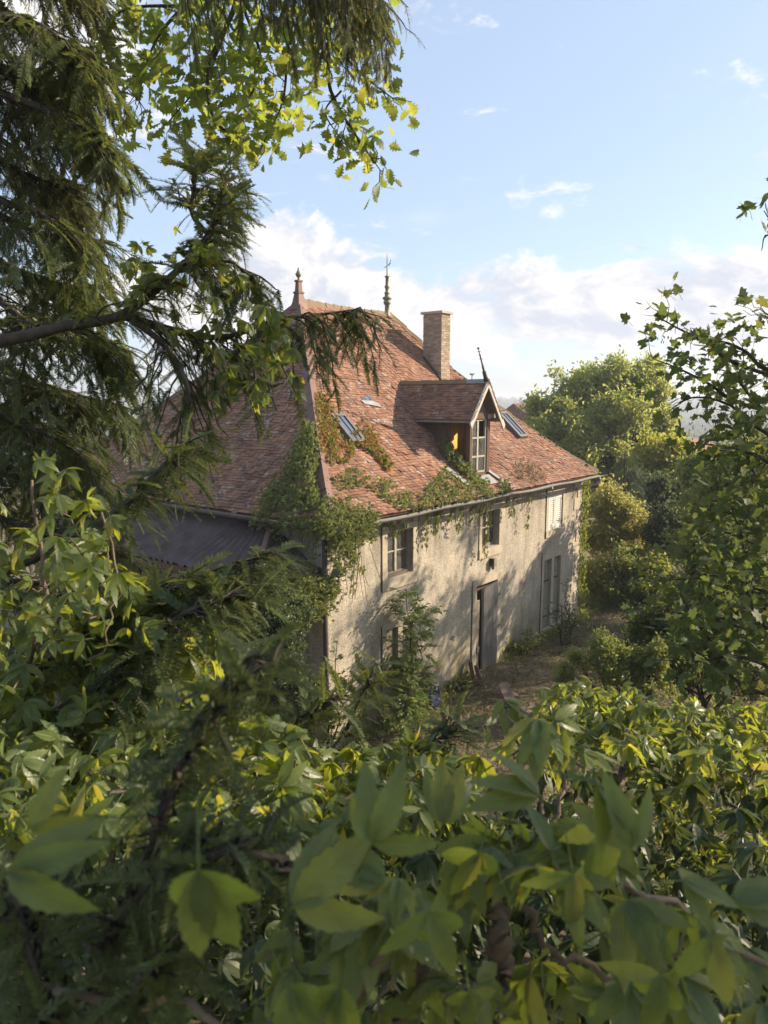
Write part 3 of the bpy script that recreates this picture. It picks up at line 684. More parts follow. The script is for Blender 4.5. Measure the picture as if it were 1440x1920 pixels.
def door():
    a, b, c, d = OPEN[3]
    m = MB(); m.box(a, b, .14, .17, 0, 2.43); dr = m.build('door', MT['darkwood'], house, label='doorway blocked by a corrugated iron sheet')
    m = MB(); n = 60; V = []
    x0, x1 = a+.27, b-.03
    for i in range(n+1):
        t = i/n; x = x0+(x1-x0)*t; yy = -.01+.045*math.sin(t*2*math.pi*10); V += [(x-.03, yy-.05, .02), (x+.02*t, yy-.01, 2.33+.06*t)]
    m.add(V, [(2*i, 2*i+2, 2*i+3, 2*i+1) for i in range(n)]); m.build('corrugated_sheet', MT['sheet'], dr)
    m = MB(); m.box(a+.02, a+.21, .015, .05, .02, 2.02); m.build('door_plank', MT['oldwood'], dr)
    m = MB(); m.box(a+.08, a+.2, -.01, .013, .55, .72); m.build('lock_plate', MT['oldwood'], dr)
    for z in (1.05, 1.95): m = MB(); m.bar((b-.05, -.03, z), (b+.16, -.035, z+.05), .02); m.build('hinge_pin', MT['iron'], dr)
door()
# joint lines where the render pulled away from the dressed stone
for (x, z0, z1) in ((1.78, 3.12, 4.6), (5.55, .1, 2.5), (9.69, 3.15, 4.7), (9.53, .2, 2.72), (1.78, .7, 2.3)):
    m = MB(); m.tube([(x+random.uniform(-.006, .006), -.004, z0+(z1-z0)*i/6) for i in range(7)], [.009+.006*random.random() for _ in range(7)], 4); m.build('crack', MT['deck'], wall)
# gutters and pipes
def gutter():
    n = 8
    for (x0, x1) in ((-.3, 3.1), (3.1, 6.6), (6.6, 9.7), (9.7, 12.8)):
        V, Fc = [], []; k = 12
        for i in range(k+1):
            x = x0+(x1-x0)*i/k; zz = 4.875+.012*math.sin(x*2.2)-.02*sstep(np.array(x), 4, -.5)
            for j in range(n+1):
                an = math.pi+math.pi*j/n; V.append((x, -.475+.075*math.cos(an), zz+.075*math.sin(an)))
            for j in range(n, -1, -1):
                an = math.pi+math.pi*j/n; V.append((x, -.475+.068*math.cos(an), zz+.068*math.sin(an)))
        w_ = 2*(n+1)
        for i in range(k):
            for j in range(w_): Fc.append((i*w_+j, i*w_+(j+1) % w_, (i+1)*w_+(j+1) % w_, (i+1)*w_+j))
        m = MB(); m.add(V, Fc); m.build('gutter', MT['zinc'], house, True)
    for x in (8.9, 12.35):
        m = MB(); m.tube(spline([(x, -.56, 4.86), (x-.03, -.6, 4.72), (x-.12, -.5, 4.62), (x-.25, -.1, 4.55), (x-.28, -.0, 4.5)], 10), .022, 6); m.build('gutter_bracket', MT['white'], house, True)
    m = MB(); m.tube([(-.33, -.1, 4.85), (-.33, 11.7, 4.85)], .06, 8); m.build('side_gutter', MT['pipe'], house, True)
    m = MB(); m.tube([(-.07, -.07, 4.6), (-.07, -.07, -.05)], .055, 8); m.build('downpipe', MT['pipe'], house, True)
gutter()
# chimney
def chimney():
    x0, x1, y0, y1, zt = 8.26, 8.74, 2.93, 3.62, 9.93; m = MB(); m.box(x0+.012, x1-.012, y0+.012, y1-.012, 7.0, zt); ch = m.build('chimney', MT['mortar'], roof)
    b = MB(); z = 7.3; r = 0
    while z < zt-.05:
        h = .058
        for face in range(4):
            L = (x1-x0) if face in (0, 2) else (y1-y0); n = 2.5 if face in (0, 2) else 3.5; wd = L/n; p = -(r % 2)*wd*.5
            while p < L-.01:
                a, c = max(0, p)+.006, min(L, p+wd)-.006; q = random.uniform(-.004, .004)
                if c-a > .03:
                    if face == 0: b.box(x0+a, x0+c, y0-q, y0+.02, z, z+h)
                    elif face == 2: b.box(x0+a, x0+c, y1-.02, y1+q, z, z+h)
                    elif face == 1: b.box(x0-q, x0+.02, y0+a, y0+c, z, z+h)
                    else: b.box(x1-.02, x1+q, y0+a, y0+c, z, z+h)
                p += wd
        z += .07; r += 1
    b.build('bricks', MT['brick'], ch, kind='stuff')
    c = MB(); c.box(x0-.06, x1+.06, y0-.06, y1+.06, zt, zt+.07); c.build('chimney_cap', MT['stone'], ch)
    c = MB(); c.bar((8.2, 2.87, 7.85), (8.2, 3.6, 8.62), .16, .03, (1, 0, 0)); c.build('flashing', MT['deck'], ch)
chimney()
# pinnacle and finials
m = MB(); m.lathe((AX-.02, AY, 9.75), [(.27, 0), (.18, .2), (.125, .42), (.155, .43), (.155, .47), (.105, .49), (.085, .72), (.115, .735), (.115, .78), (.04, .79)], 4, rot=math.pi/4)
pin = m.build('pinnacle', MT['cap'], roof, label='red zinc pinnacle with a small bronze urn')
m = MB(); m.lathe((AX-.02, AY, 10.535), [(.03, 0), (.025, .05), (.07, .1), (.09, .16), (.065, .18), (.045, .22), (.022, .27), (.025, .29), (.008, .33)], 10); m.build('urn', MT['bronze'], pin, True)
m = MB(); m.lathe((BX-.22, AY, 9.86), [(.17, 0), (.10, .12), (.075, .2), (.07, .40), (.10, .42), (.12, .5), (.085, .53), (.14, .58), (.15, .62), (.08, .66), (.07, .72), (.10, .76), (.055, .80), (.06, .9), (.09, .95), (.055, 1.0), (.05, 1.22), (.085, 1.24), (.05, 1.27), (.022, 1.3), (.016, 1.75), (.005, 1.95)], 8)
fin = m.build('finial', MT['bronze'], roof, True, label='tall turned metal finial with small arrow vane')
m = MB(); c = np.array([BX-.22, AY, 0])
for an in range(4):
    d = np.array([math.cos(an*1.57+.4), math.sin(an*1.57+.4), 0]); m.tube([c+(0, 0, 11.08), c+d*.08+(0, 0, 11.14), c+d*.13+(0, 0, 11.10)], [.012, .01, .004], 4)
m.tube([c+(-.09, .06, 11.36), c+(.09, -.06, 11.52)], [.008, .014], 4); m.tube([c+(.05, -.03, 11.42), c+(.10, -.06, 11.62)], .01, 4); m.build('arrow_vane', MT['iron'], fin)
# dormer
def dormer():
    X0, X1, YF, YO, ZE, ZA = 5.60, 6.57, .2, -.02, 6.90, 7.80; xm = 6.10
    f = MB(); y = YF
    f.box(X0, X0+.11, y-.03, y+.09, 5.3, ZE); f.box(X1-.13, X1, y-.035, y+.09, 5.22, ZE); f.box(X0-.05, X1+.05, y-.04, y+.1, ZE-.06, ZE+.10); f.box(X0+.11, X1-.13, y-.02, y+.08, 5.34, 5.44)
    dm = f.build('dormer', MT['darkwood'], roof, label='gabled dormer with bleached bargeboards and broken casement')
    # window leaves
    s = MB(); xw0, xw1 = X0+.11, X1-.13; xmid = xw0+.30
    for (a, b) in ((xw0, xw0+.05), (xmid-.03, xmid+.045), (xw1-.06, xw1)): s.box(a, b, y-.005, y+.045, 5.44, ZE-.06)
    for zz in (5.46, 5.86, 6.35, ZE-.09): s.box(xw0+.05, xw1-.06, y, y+.035, zz-.02, zz+.025)
    s.build('casement', MT['white'], dm)
    for (a, b) in ((xw0+.05, xmid-.03), (xmid+.045, xw1-.06)):
        for (c, d) in ((5.485, 5.84), (5.885, 6.33), (6.375, 6.79)):
            if a > xmid and c > 6.3: continue
            g = MB(); g.box(a, b, y+.014, y+.02, c, d); g.build('pane', MT['glass'], dm)
    # side cheeks: boards, the front bay a thin amber board lit from behind
    def zr(yy): return zp((yy-EY0)/(AY-EY0))-.02
    ys = [YF+.09, .82, 1.25, 1.68, 2.1]
    for i in range(4):
        a, b = ys[i], ys[i+1]
        for (xx, nm) in ((X0+.03, 'L'), (X1-.03, 'R')):
            m = MB(); zt = ZE+.03
            za, zb = min(zr(a), zt), min(zr(b), zt)
            m.add([(xx, a+.012, za), (xx, b-.012, zb), (xx, b-.012, zt), (xx, a+.012, zt)], [(0, 1, 2, 3)])
            if not (nm == 'L' and i == 0): m.add([(xx+.02, a+.012, za), (xx+.02, b-.012, zb), (xx+.02, b-.012, zt), (xx+.02, a+.012, zt)], [(3, 2, 1, 0)])
            m.build('cheek_board', MT['amber'] if (nm == 'L' and i == 0) else MT['darkwood'], dm)
    m = MB(); m.box(X0, X0+.06, ys[1]-.03, ys[1]+.03, zr(ys[1]), ZE); m.box(X0, X0+.06, ys[2]-.03, ys[2]+.03, zr(ys[2]), ZE); m.build('stud', MT['darkwood'], dm)
    # back of the attic so light does not leak
    # roof slopes
    hw, zl = .74, 6.80; sl = unit(np.array([hw, 0, -(ZA-zl)]))
    def slope(sgn):
        d = np.array([sgn*sl[0], 0, sl[2]]); L = math.hypot(hw, ZA-zl); nn = unit(np.array([sgn*(ZA-zl), 0, hw])); T = []; r = 0; q = .02
        while q < L-.04:
            yy = YO+.03+(r % 2)*.08
            # stop where the main roof comes through
            while True:
                p = np.array([xm, yy, ZA])+d*q
                tt = (p[1]-EY0)/(AY-EY0)
                if zp(tt) > p[2]+.03 or yy > 3: break
                dd = -d; ro = random.gauss(0, .03); d2 = unit(dd*math.cos(ro)+np.array([0, 1, 0])*math.sin(ro)*sgn); T.append((p+nn*(.015+abs(random.gauss(0, .006)))+d*random.gauss(0, .008), d2, nn)); yy += .165
            q += .08; r += 1
        return T
    T = slope(-1)+slope(1); tv = [(V*np.array([.158, .16, .26]), np.array([i for q in f_ for i in q]), np.arange(len(f_))*4) for V, f_ in tile_me]
    inst('dormer_tiles', tv, [q[0] for q in T], [q[1] for q in T], [q[2] for q in T], 1, MT['tile'], dm)
    for sgn in (-1, 1):
        m = MB(); A, Bq = np.array([xm, YO, ZA-.02]), np.array([xm+sgn*hw, YO, zl-.02]); yb0, yb1 = 2.75, 1.85
        m.add([A, Bq, (Bq[0], yb1, Bq[2]), (A[0], yb0, A[2]), A+(0, 0, -.03), Bq+(0, 0, -.03), (Bq[0], yb1, Bq[2]-.03), (A[0], yb0, A[2]-.03)], [(0, 1, 2, 3), (7, 6, 5, 4), (0, 4, 5, 1), (1, 5, 6, 2)]); m.build('dormer_boards', MT['oldwood'], dm)
        g = MB(); d = np.array([sgn*sl[0], 0, sl[2]]); nn = unit(np.array([sgn*(ZA-zl), 0, hw])); L = math.hypot(hw, ZA-zl)*(1.06 if sgn < 0 else 1.13); c0 = np.array([xm+.0, YO-.035, ZA-.045])
        V = [c0+nn*.075, c0+d*L+nn*.075, c0+d*(L+.06)-nn*.055, c0-np.array([0, 0, .10])]; V = V+[v+(0, .035, 0) for v in V]
        g.add(V, [(0, 1, 2, 3), (7, 6, 5, 4), (0, 4, 5, 1), (1, 5, 6, 2), (2, 6, 7, 3), (3, 7, 4, 0)] if sgn > 0 else [(3, 2, 1, 0), (4, 5, 6, 7), (1, 5, 4, 0), (2, 6, 5, 1), (3, 7, 6, 2), (0, 4, 7, 3)]); g.build('bargeboard', MT['barge'], dm)
    g = MB(); g.add([(xm-.42, YF+.06, ZE+.1), (xm+.42, YF+.06, ZE+.1), (xm, YF+.06, ZA-.12)], [(0, 1, 2)]); g.build('gable_board', MT['oldwood'], dm)
    g = MB(); g.bar((X1-.03, YF-.02, ZE+.02), (X1-.03, YO+.02, ZE+.02), .09, .11); g.bar((X1-.2, YF-.06, ZE+.0), (X1+.22, YF-.1, ZE+.02), .08, .12); g.bar((X0+.03, YF-.02, ZE+.02), (X0+.03, YO+.02, ZE+.02), .08, .10); g.build('bracket', MT['oldwood'], dm)
    n = 9
    for i in range(n):
        y0, y1 = YO+(2.75-YO)*i/n, YO+(2.75-YO)*(i+1)/n; m = MB(); V = []
        for yy, k in ((y0, 1.12), (y1+.03, 1.0)):
            for (dx, dz) in ((-.10, -.06), (-.05, .035), (.05, .035), (.10, -.06)): V.append((xm+dx*k, yy, ZA+.02+dz*k))
        m.add(V, [(0, 1, 5, 4), (1, 2, 6, 5), (2, 3, 7, 6), (0, 3, 2, 1)]); m.build('ridge_tile', MT['lead'] if i < 2 else MT['ridge'], dm)
    ax = unit((-.45, 0, .83)); m = MB(); m.lathe((6.06, 0, 7.82), [(.075, 0), (.055, .1), (.05, .26), (.03, .28), (.028, .42), (.02, .44), (.018, .7), (.03, .72), (.012, .74), (.012, .88), (.045, .89), (.004, .93)], 7, ax)
    for k, zz in enumerate((.5, .58, .66, .78)): m.tube([np.array((6.06, 0, 7.82))+ax*zz+np.array((.05*(-1)**k, .02, .02)), np.array((6.06, 0, 7.82))+ax*(zz+.03)-np.array((.05*(-1)**k, .02, 0))], .009, 4)
    m.build('dormer_finial', MT['iron'], dm, True, label='tilted iron finial leaning left off the dormer gable')
    m = MB(); P0 = PF.P(6.3, .085); uu, dd, nn = PF.fr(6.3, .085); m.frame_box(PF.P(6.12, .075)+nn*.07, uu, dd, nn, .30, .17, .012); m.bar(PF.P(6.55, .12)+nn*.09, PF.P(6.75, .05)+nn*.07, .14, .02, nn); m.build('lead_apron', MT['lead'], dm)
dormer()
def skylight(u, t, hw, hl, name, label):
    uu, d, nn = PF.fr(u, t); c = PF.P(u, t)+nn*.085; f = MB()
    for sg in (-1, 1): f.frame_box(c+uu*sg*(hw-.04), uu, d, nn, .04, hl, .07)
    for sg in (-1, 1): f.frame_box(c+d*sg*(hl-.045), uu, d, nn, hw-.082, .045, .068)
    sk = f.build('skylight', MT['frame'], roof, label=label)
    for sg in (-1, 1): g = MB(); g.frame_box(c+uu*sg*(hw-.08)*.5+nn*.035, uu, d, nn, (hw-.08)*.5-.012, hl-.09, .006); g.build('pane', MT['skyglass'], sk)
    g = MB(); g.frame_box(c+nn*.04, uu, d, nn, .012, hl-.09, .016); g.build('glazing_bar', MT['iron'], sk)
    g = MB(); g.frame_box(c-d*(hl+.11)-nn*.045, uu, d, nn, hw+.02, .11, .008); g.build('lead_apron', MT['lead'], sk)
skylight(2.47, .40, .24, .47, 'skylight', 'roof window half smothered in orange creeper'); skylight(10.10, .375, .27, .56, 'skylight', 'clear roof window right of the dormer')
def patches():
    uu, d, nn = PF.fr(4.05, .54); c = PF.P(4.08, .535)+nn*.06
    m = MB(); n = 20; V = []
    for i in range(n+1): x = -.2+.4*i/n; V += [c+uu*x+d*.14+nn*.015*math.sin(i*1.9), c+uu*x+d*.0+nn*.015*math.sin(i*1.9)]
    m.add(V, [(2*i, 2*i+1, 2*i+3, 2*i+2) for i in range(n)]); m.build('patch_sheet', MT['sheet'], roof)
    m = MB(); m.add([c+uu*-.32-d*.0+nn*.01, c+uu*-.28-d*.13+nn*.012, c+uu*.30-d*.26+nn*.015, c+uu*.28-d*.1+nn*.012, c+uu*.1-d*.03+nn*.02], [(0, 1, 2, 3, 4)]); m.build('patch_sheet', MT['lead'], roof)
    m = MB(); P0, P1 = PF.P(4.9, .165), PF.P(5.13, .055); nn = PF.fr(5, .1)[2]; m.bar(P0+nn*.07, P1+nn*.07, .2, .012, nn); m.build('loose_sheet', MT['lead'], roof, label='pale metal sheet slipped down the tiles below the dormer')
patches()
# ------------------------------------------------------------------ small things on and by the wall
bell = thing('wall_bell', (.18, -.2, 3.85), 'small dark bell on an iron hoop bracket near the house corner', 'bell')
m = MB(); m.lathe((.18, -.2, 3.84), [(.15, 0), (.145, .03), (.10, .1), (.085, .2), (.05, .26), (.012, .28)], 12); bb = m.build('bell_body', MT['verdi'], bell, True)
m = MB(); m.lathe((.18, -.2, 3.78), [(.01, 0), (.028, .02), (.02, .05), (.008, .08)], 8); m.build('clapper', MT['iron'], bell, True)
m = MB(); m.tube(spline([(.18, 0, 4.42), (.18, -.12, 4.46), (.24, -.22, 4.40), (.26, -.24, 4.26), (.18, -.2, 4.12)], 12), .012, 6); m.tube([(.0, -.0, 4.62), (.32, -.2, 4.66)], .01, 5); m.build('bracket', MT['iron'], bell, True)
lamp = thing('wall_lamp', (6.5, 0, 2.9), 'small weathered lamp box fixed above the doorway', 'lamp')
m = MB(); m.frame_box((6.5, -.07, 2.98), (1, 0, 0), (0, 1, 0), (0, 0, 1), .07, .07, .11); m.lathe((6.5, -.07, 2.78), [(.03, 0), (.05, .04), (.05, .085)], 8); m.build('lamp_body', MT['oldwood'], lamp)
m = MB(); m.box(6.42, 6.44, -.14, -.005, 2.9, 3.09); m.build('side_plate', MT['iron'], lamp)
m = MB(); m.tube(spline([(4.62, -.01, 1.28), (4.60, -.05, 1.36), (4.66, -.05, 1.36), (4.70, -.02, 1.22)], 8), .01, 5); tagit(m.build('wall_hook', MT['iron']), 'rusty iron ring hook on the wall left of the door', 'hook')
def bag():
    b = thing('bag', (3.42, -.32, 0), 'navy blue handbag standing on the ground at the foot of the wall', 'bag')
    m = MB(); c = np.array([3.42, -.32, .0]); V = []; prof = [(.0, .26, .11), (.04, .29, .14), (.18, .29, .13), (.30, .25, .07), (.33, .24, .03)]; n = 12
    for (z, a, d) in prof:
        for j in range(n):
            an = 2*math.pi*j/n; ca, sa = math.cos(an), math.sin(an); V.append(c+(a*math.copysign(abs(ca)**.5, ca), d*math.copysign(abs(sa)**.5, sa), z+.015*math.sin(5*an)*(z > .2)))
    k = len(prof); m.add(V, [(i*n+j, i*n+(j+1) % n, (i+1)*n+(j+1) % n, (i+1)*n+j) for i in range(k-1) for j in range(n)]+[tuple(range(n-1, -1, -1)), tuple((k-1)*n+j for j in range(n))]); m.build('bag_body', MT['navy'], b, True)
    for yy in (-.05, .05): m = MB(); m.tube(spline([c+(-.12, yy, .3), c+(-.09, yy, .46), c+(.02, yy*1.4, .5), c+(.1, yy, .44), c+(.12, yy, .3)], 12), .012, 5); m.build('handle', MT['navy'], b, True)
    m = MB(); m.box(3.36, 3.48, -.465, -.455, .2, .23); m.build('clasp', MT['zinc'], b)
bag()
m = MB(); m.frame_box((4.75, -1.55, .22), unit((.9, -.3, 0)), unit((.2, .6, .75)), unit((-.3, -.7, .65)), .15, .25, .014); m.build('loose_board', MT['plank'], None); tagit(bpy.data.objects['loose_board'], 'bleached board leaning on rubble in the dry yard', 'board')
m = MB(); m.frame_box((5.12, -1.42, .14), unit((.8, -.5, -.2)), unit((.3, .8, .3)), unit((0, -.3, .9)), .10, .28, .014); tagit(m.build('loose_board', MT['plank'], None), 'shorter board slumped beside the leaning bleached board', 'board')
for i, (x, y, z, L, a, lb) in enumerate(((5.28, -.22, .28, .42, .9, 'broken brown timber upright against the wall left of the door'), (5.5, -.3, .12, .4, .3, 'brown timber offcut lying nearest the corrugated door'), (5.2, -.45, .08, .35, -.3, 'brown timber offcut lying lowest in the weeds by the door'))):
    m = MB(); m.frame_box((x, y, z), unit((.8, .5, 0)), unit((.1, .3, math.sin(a)+.2)), unit((.6, -.8, .2)), .09, L/1.6, .05); tagit(m.build('timber_offcut', MT['darkwood']), lb, 'timber', 'timber offcuts by the door')
# lean-to on the left side
def lean_to():
    lt = thing('lean_to', (-1.0, 2.5, 0), 'low lean-to with brown corrugated roofing against the shaded house end', 'shed')
    zt, zb, xb = 4.72, 4.02, -1.75
    def sheet(A, Bq, Cc, Dd, n, parent, nm):
        """A-B top edge, D-C bottom edge"""
        m = MB(); A, Bq, Cc, Dd = (np.array(q, float) for q in (A, Bq, Cc, Dd)); nn = unit(np.cross(Bq-A, Dd-A)); nn = nn if nn[2] > 0 else -nn; V = []
        for i in range(n+1):
            t = i/n; o = nn*.05*math.sin(i*math.pi/2); V += [A+(Bq-A)*t+o, Dd+(Cc-Dd)*t+o]
        m.add(V, [(2*i, 2*i+2, 2*i+3, 2*i+1) for i in range(n)]); return m.build(nm, MT['fibro'], parent)
    ys = np.linspace(1.5, 8.5, 8)
    for i in range(7):
        yb0, yb1 = ys[i]-(1.4 if i == 0 else 0), ys[i+1]; dz = .006*(i % 2)
        sheet((-.02, ys[i], zt+dz), (-.02, yb1+.02, zt+dz), (xb, yb1+.02, zb+dz), (xb, yb0, zb+dz), 20 if i else 34, lt, 'roof_sheet')
    sheet((-.03, 1.5, zt), (-.02, 1.45, zt), (-.02, .1, 3.9), (xb, .1, zb), 44, lt, 'roof_sheet')
    m = MB(); m.tube([(-.03, 1.5, zt+.03), (xb, .1, zb+.03)], .07, 6); m.build('hip_cap', MT['cap'], lt)
    for y in (.25, 3, 6): m = MB(); m.box(xb+.05, xb+.2, y, y+.15, -.1, zb-.05); m.build('post', MT['darkwood'], lt)
    m = MB(); m.bar((xb+.1, .15, zb-.1), (xb+.1, 8.5, zb-.1), .12, .16); m.bar((xb+.1, .15, zb-.1), (-.02, .15, zb-.1), .12, .16); m.build('plate', MT['darkwood'], lt)
    m = MB(); m.box(xb+.3, xb+.34, .9, 8.4, 0, zb-.2); m.build('board_wall', MT['darkwood'], lt)
lean_to()
# ------------------------------------------------------------------ far things behind the house
def far_house():
    h = thing('village_house', at(1285, 905, 62)*[1, 1, 0]+[0, 0, -3], 'distant house with a pinkish red roof between the trees', 'house')
    c = at(1285, 872, 62); m = MB(); z0 = float(hgt(c[0], c[1])); m.box(c[0]-5, c[0]+5, c[1]-4, c[1]+4, z0, c[2]-.4); wl = m.build('wall', MT['stone'], h)
    m = MB(); m.add([(c[0]-5.4, c[1]-4.4, c[2]-.6), (c[0]+5.4, c[1]-4.4, c[2]-.6), (c[0]+5.4, c[1]+4.4, c[2]-.6), (c[0]-5.4, c[1]+4.4, c[2]-.6), (c[0]-5.4, c[1], c[2]+2.2), (c[0]+5.4, c[1], c[2]+2.2)], [(0, 1, 5, 4), (2, 3, 4, 5), (1, 2, 5), (3, 0, 4), (3, 2, 1, 0)]); m.build('roof', MT['tile'], h)
    c = at(1000, 800, 75); m = MB(); z0 = float(hgt(c[0], c[1])); h2 = thing('village_house', (c[0], c[1], z0), 'distant red roof peeping out left of the walnut crown', 'house')
    m.box(c[0]-4, c[0]+4, c[1]-3.5, c[1]+3.5, z0, c[2]); m.build('wall', MT['stone'], h2)
    m = MB(); m.add([(c[0]-4.4, c[1]-3.9, c[2]-.2), (c[0]+4.4, c[1]-3.9, c[2]-.2), (c[0]+4.4, c[1]+3.9, c[2]-.2), (c[0]-4.4, c[1]+3.9, c[2]-.2), (c[0]-4.4, c[1], c[2]+2.4), (c[0]+4.4, c[1], c[2]+2.4)], [(0, 1, 5, 4), (2, 3, 4, 5), (1, 2, 5), (3, 0, 4), (3, 2, 1, 0)]); m.build('roof', MT['tile'], h2)
far_house()
def vane():
    p = at(885, 703, 90); z0 = float(hgt(p[0], p[1])); v = thing('weather_vane', (p[0], p[1], z0), 'tiny weather vane on a mast beyond the dormer ridge', 'weather vane')
    m = MB(); m.tube([(p[0], p[1], z0), (p[0], p[1], p[2])], [.12, .05], 6); m.build('mast', MT['iron'], v)
    m = MB(); q = p-(0, 0, .55); m.bar(q-RT*.35, q+RT*.35, .05); m.bar(q-F0*.3, q+F0*.3, .05); m.build('cross_bar', MT['iron'], v)
    m = MB(); m.add([p+RT*-.3+ZZ*.02, p+RT*.1+ZZ*-.08, p+RT*.35+ZZ*.25, p+RT*.0+ZZ*.12, p+RT*-.2+ZZ*.25], [(0, 1, 2, 3, 4)]); m.build('cockerel', MT['iron'], v)
vane()
# ------------------------------------------------------------------ trees
def limb_path(a, b, n=7, wob=.08, rise=.0):
    a, b = np.asarray(a, float), np.asarray(b, float); L = np.linalg.norm(b-a); t = np.linspace(0, 1, n)[:, None]
    p = a+(b-a)*t; p[1:-1] += rng.normal(size=(n-2, 3))*L*wob*.5; p[:, 2] += rise*L*np.sin(np.pi*t[:, 0]); return p
def tree(name, label, cat, base, blobs, n, size, mat, temps, group=None, trunk_r=.2, sub=14, shell=.75, split=None, flat=.8, upb=.5):
    """blobs: list of (centre, radii); leaf clumps fill sub-clumps on every blob"""
    base = np.asarray(base, float); t = thing(name, base, label, cat, group); blobs = [(np.asarray(c, float), np.asarray(r, float)*np.ones(3)) for c, r in blobs]
    cen = np.mean([c for c, r in blobs], axis=0); top = np.array([cen[0], cen[1], max(c[2] for c, r in blobs)]); m = MB()
    fork = base+(cen-base)*np.array([.7, .7, .6]); tp = limb_path(base-(0, 0, .3), fork, 6, .06); m.tube(tp, np.linspace(trunk_r, trunk_r*.65, 6), 8); m.build('trunk', MT['bark'], t, True)
    bm = MB(); vol = np.array([np.prod(r)**(2/3) for c, r in blobs]); cnt = np.maximum((n*vol/vol.sum()).astype(int), 20); P, Nn = [], []
    for (c, r), k in zip(blobs, cnt):
        st = tp[rng.integers(3, 6)]; lp = limb_path(st, c, 6, .1, .06); bm.tube(lp, np.linspace(trunk_r*.42, trunk_r*.1, 6), 5)
        sc_ = rvec(sub); stray = (rng.random((sub, 1)) < .28); sc_ = c+sc_*r*np.where(stray, rng.uniform(1.0, 1.32, (sub, 1)), shell*rng.uniform(.5, 1.25, (sub, 1))); sr_ = np.mean(r)*rng.uniform(.18, .40, sub)*np.where(stray[:, 0], .7, 1)
        for q in sc_: bm.tube(limb_path(lp[rng.integers(2, 6)], q, 4, .12), np.linspace(trunk_r*.11, trunk_r*.03, 4), 4, cap=False)
        w_ = sr_**2; pick = rng.choice(sub, k, p=w_/w_.sum()); dirs = rvec(k); p = sc_[pick]+dirs*(sr_[pick]*rng.random(k)**.4)[:, None]*np.array([1.1, 1.1, flat]); P.append(p); Nn.append(unit(dirs*.7+np.array([0, 0, upb])+rng.normal(size=(k, 3))*.35))
    bm.build('branches', MT['bark'], t, True, kind='stuff'); P = np.concatenate(P); Nn = np.concatenate(Nn)
    D = unit(np.cross(Nn, rvec(len(P)))+np.array([0, 0, -.25])); inst('crown', temps, P, D, Nn, size*rng.uniform(.7, 1.25, len(P)), mat, t, 'stuff'); return t
def blobs_px(lst, d, rz=1.0):
    """(px, py, radius_px[, depth offset]) -> world blobs"""
    out = []
    for q in lst:
        dd = d+(q[3] if len(q) > 3 else 0); r = q[2]*dd/FOC; out.append((at(q[0], q[1], dd), (r, r, r*rz)))
    return out
def gbase(px, d): p = at(px, 960, d); return (p[0], p[1], float(hgt(p[0], p[1])))
walnut = [(1040, 800, 48), (1020, 770, 30, -1), (1085, 735, 42), (1065, 790, 45, -2), (1150, 715, 40), (1110, 705, 24, 1), (1190, 720, 36), (1215, 700, 25, 1), (1225, 745, 32), (1160, 770, 48, -2), (1100, 840, 50, -2), (1180, 820, 45, -1), (1230, 800, 38), (1250, 840, 30), (1020, 815, 24, -2), (1130, 880, 50), (1080, 870, 40), (1200, 870, 45)]
tree('walnut_tree', 'large rounded walnut tree with airy light green crown behind the house', 'tree', gbase(1150, 40), blobs_px(walnut, 40), 6800, .40, MT['walnut'], tuft_t, 'trees beyond the house', .38, 30)
tree('leafy_tree', 'sunlit yellow green tree in front of the walnut', 'tree', gbase(1240, 34), blobs_px([(1215, 860, 26), (1250, 850, 26), (1280, 870, 22), (1240, 885, 24), (1205, 880, 18), (1275, 900, 20)], 34), 2200, .34, MT['lime'], tuft_t, 'trees beyond the house', .16, 12)
tree('leafy_tree', 'dark leaved tree standing just below the yellow green tree', 'tree', gbase(1235, 31), blobs_px([(1225, 915, 34), (1260, 925, 28), (1245, 960, 38), (1215, 965, 28), (1280, 960, 30)], 31), 3000, .30, MT['dark'], tuft_t, 'trees beyond the house', .16, 12)
def conifer():
    b = gbase(1172, 29); t = thing('spruce', b, 'small grey green conifer between the pale shrub and the dark tree', 'tree', 'trees beyond the house'); tp = at(1172, 842, 29); m = MB(); m.tube([b, tp], [.1, .02], 6); m.build('trunk', MT['bark'], t); P, D = [], []
    H = tp[2]-b[2]
    for i in range(900):
        f = random.random()**.7; z = tp[2]-f*min(H, 3.6); r = (.08+f*1.15)*random.uniform(.3, 1); a = random.uniform(0, 6.28); P.append((b[0]+r*math.cos(a), b[1]+r*math.sin(a), z-.25*r)); D.append((math.cos(a), math.sin(a), -.35))
    inst('crown', yew_t, P, D, np.array(D)*0+[0, 0, 1], rng.uniform(.3, .55, len(P)), MT['grey'], t, 'stuff')
conifer()
def shrub(label, px, py, rx, d, n, size, mat, temps=tuft_t, lst=None, name='shrub', grp='shrubs along the yard', sub=22):
    lst = lst or [(px, py, rx*.55), (px-rx*.5, py+rx*.25, rx*.5), (px+rx*.5, py+rx*.2, rx*.5), (px-rx*.15, py-rx*.45, rx*.42), (px+rx*.3, py-rx*.35, rx*.4), (px, py+rx*.6, rx*.6)]
    return tree(name, label, 'shrub', gbase(px, d), blobs_px(lst, d), n, size, mat, temps, grp, .06, sub)
shrub('pale yellow green shrub against the house end', 1150, 975, 60, 27, 1300, .26, MT['pale'], lst=[(1120, 945, 22), (1150, 925, 22), (1165, 965, 34), (1135, 990, 34), (1185, 955, 22), (1195, 1000, 24), (1155, 1025, 36), (1115, 1010, 24), (1190, 1040, 28)])
shrub('upright grey green shrub with drooping leaves below the dark tree', 1255, 990, 45, 26, 1700, .24, MT['grey'])
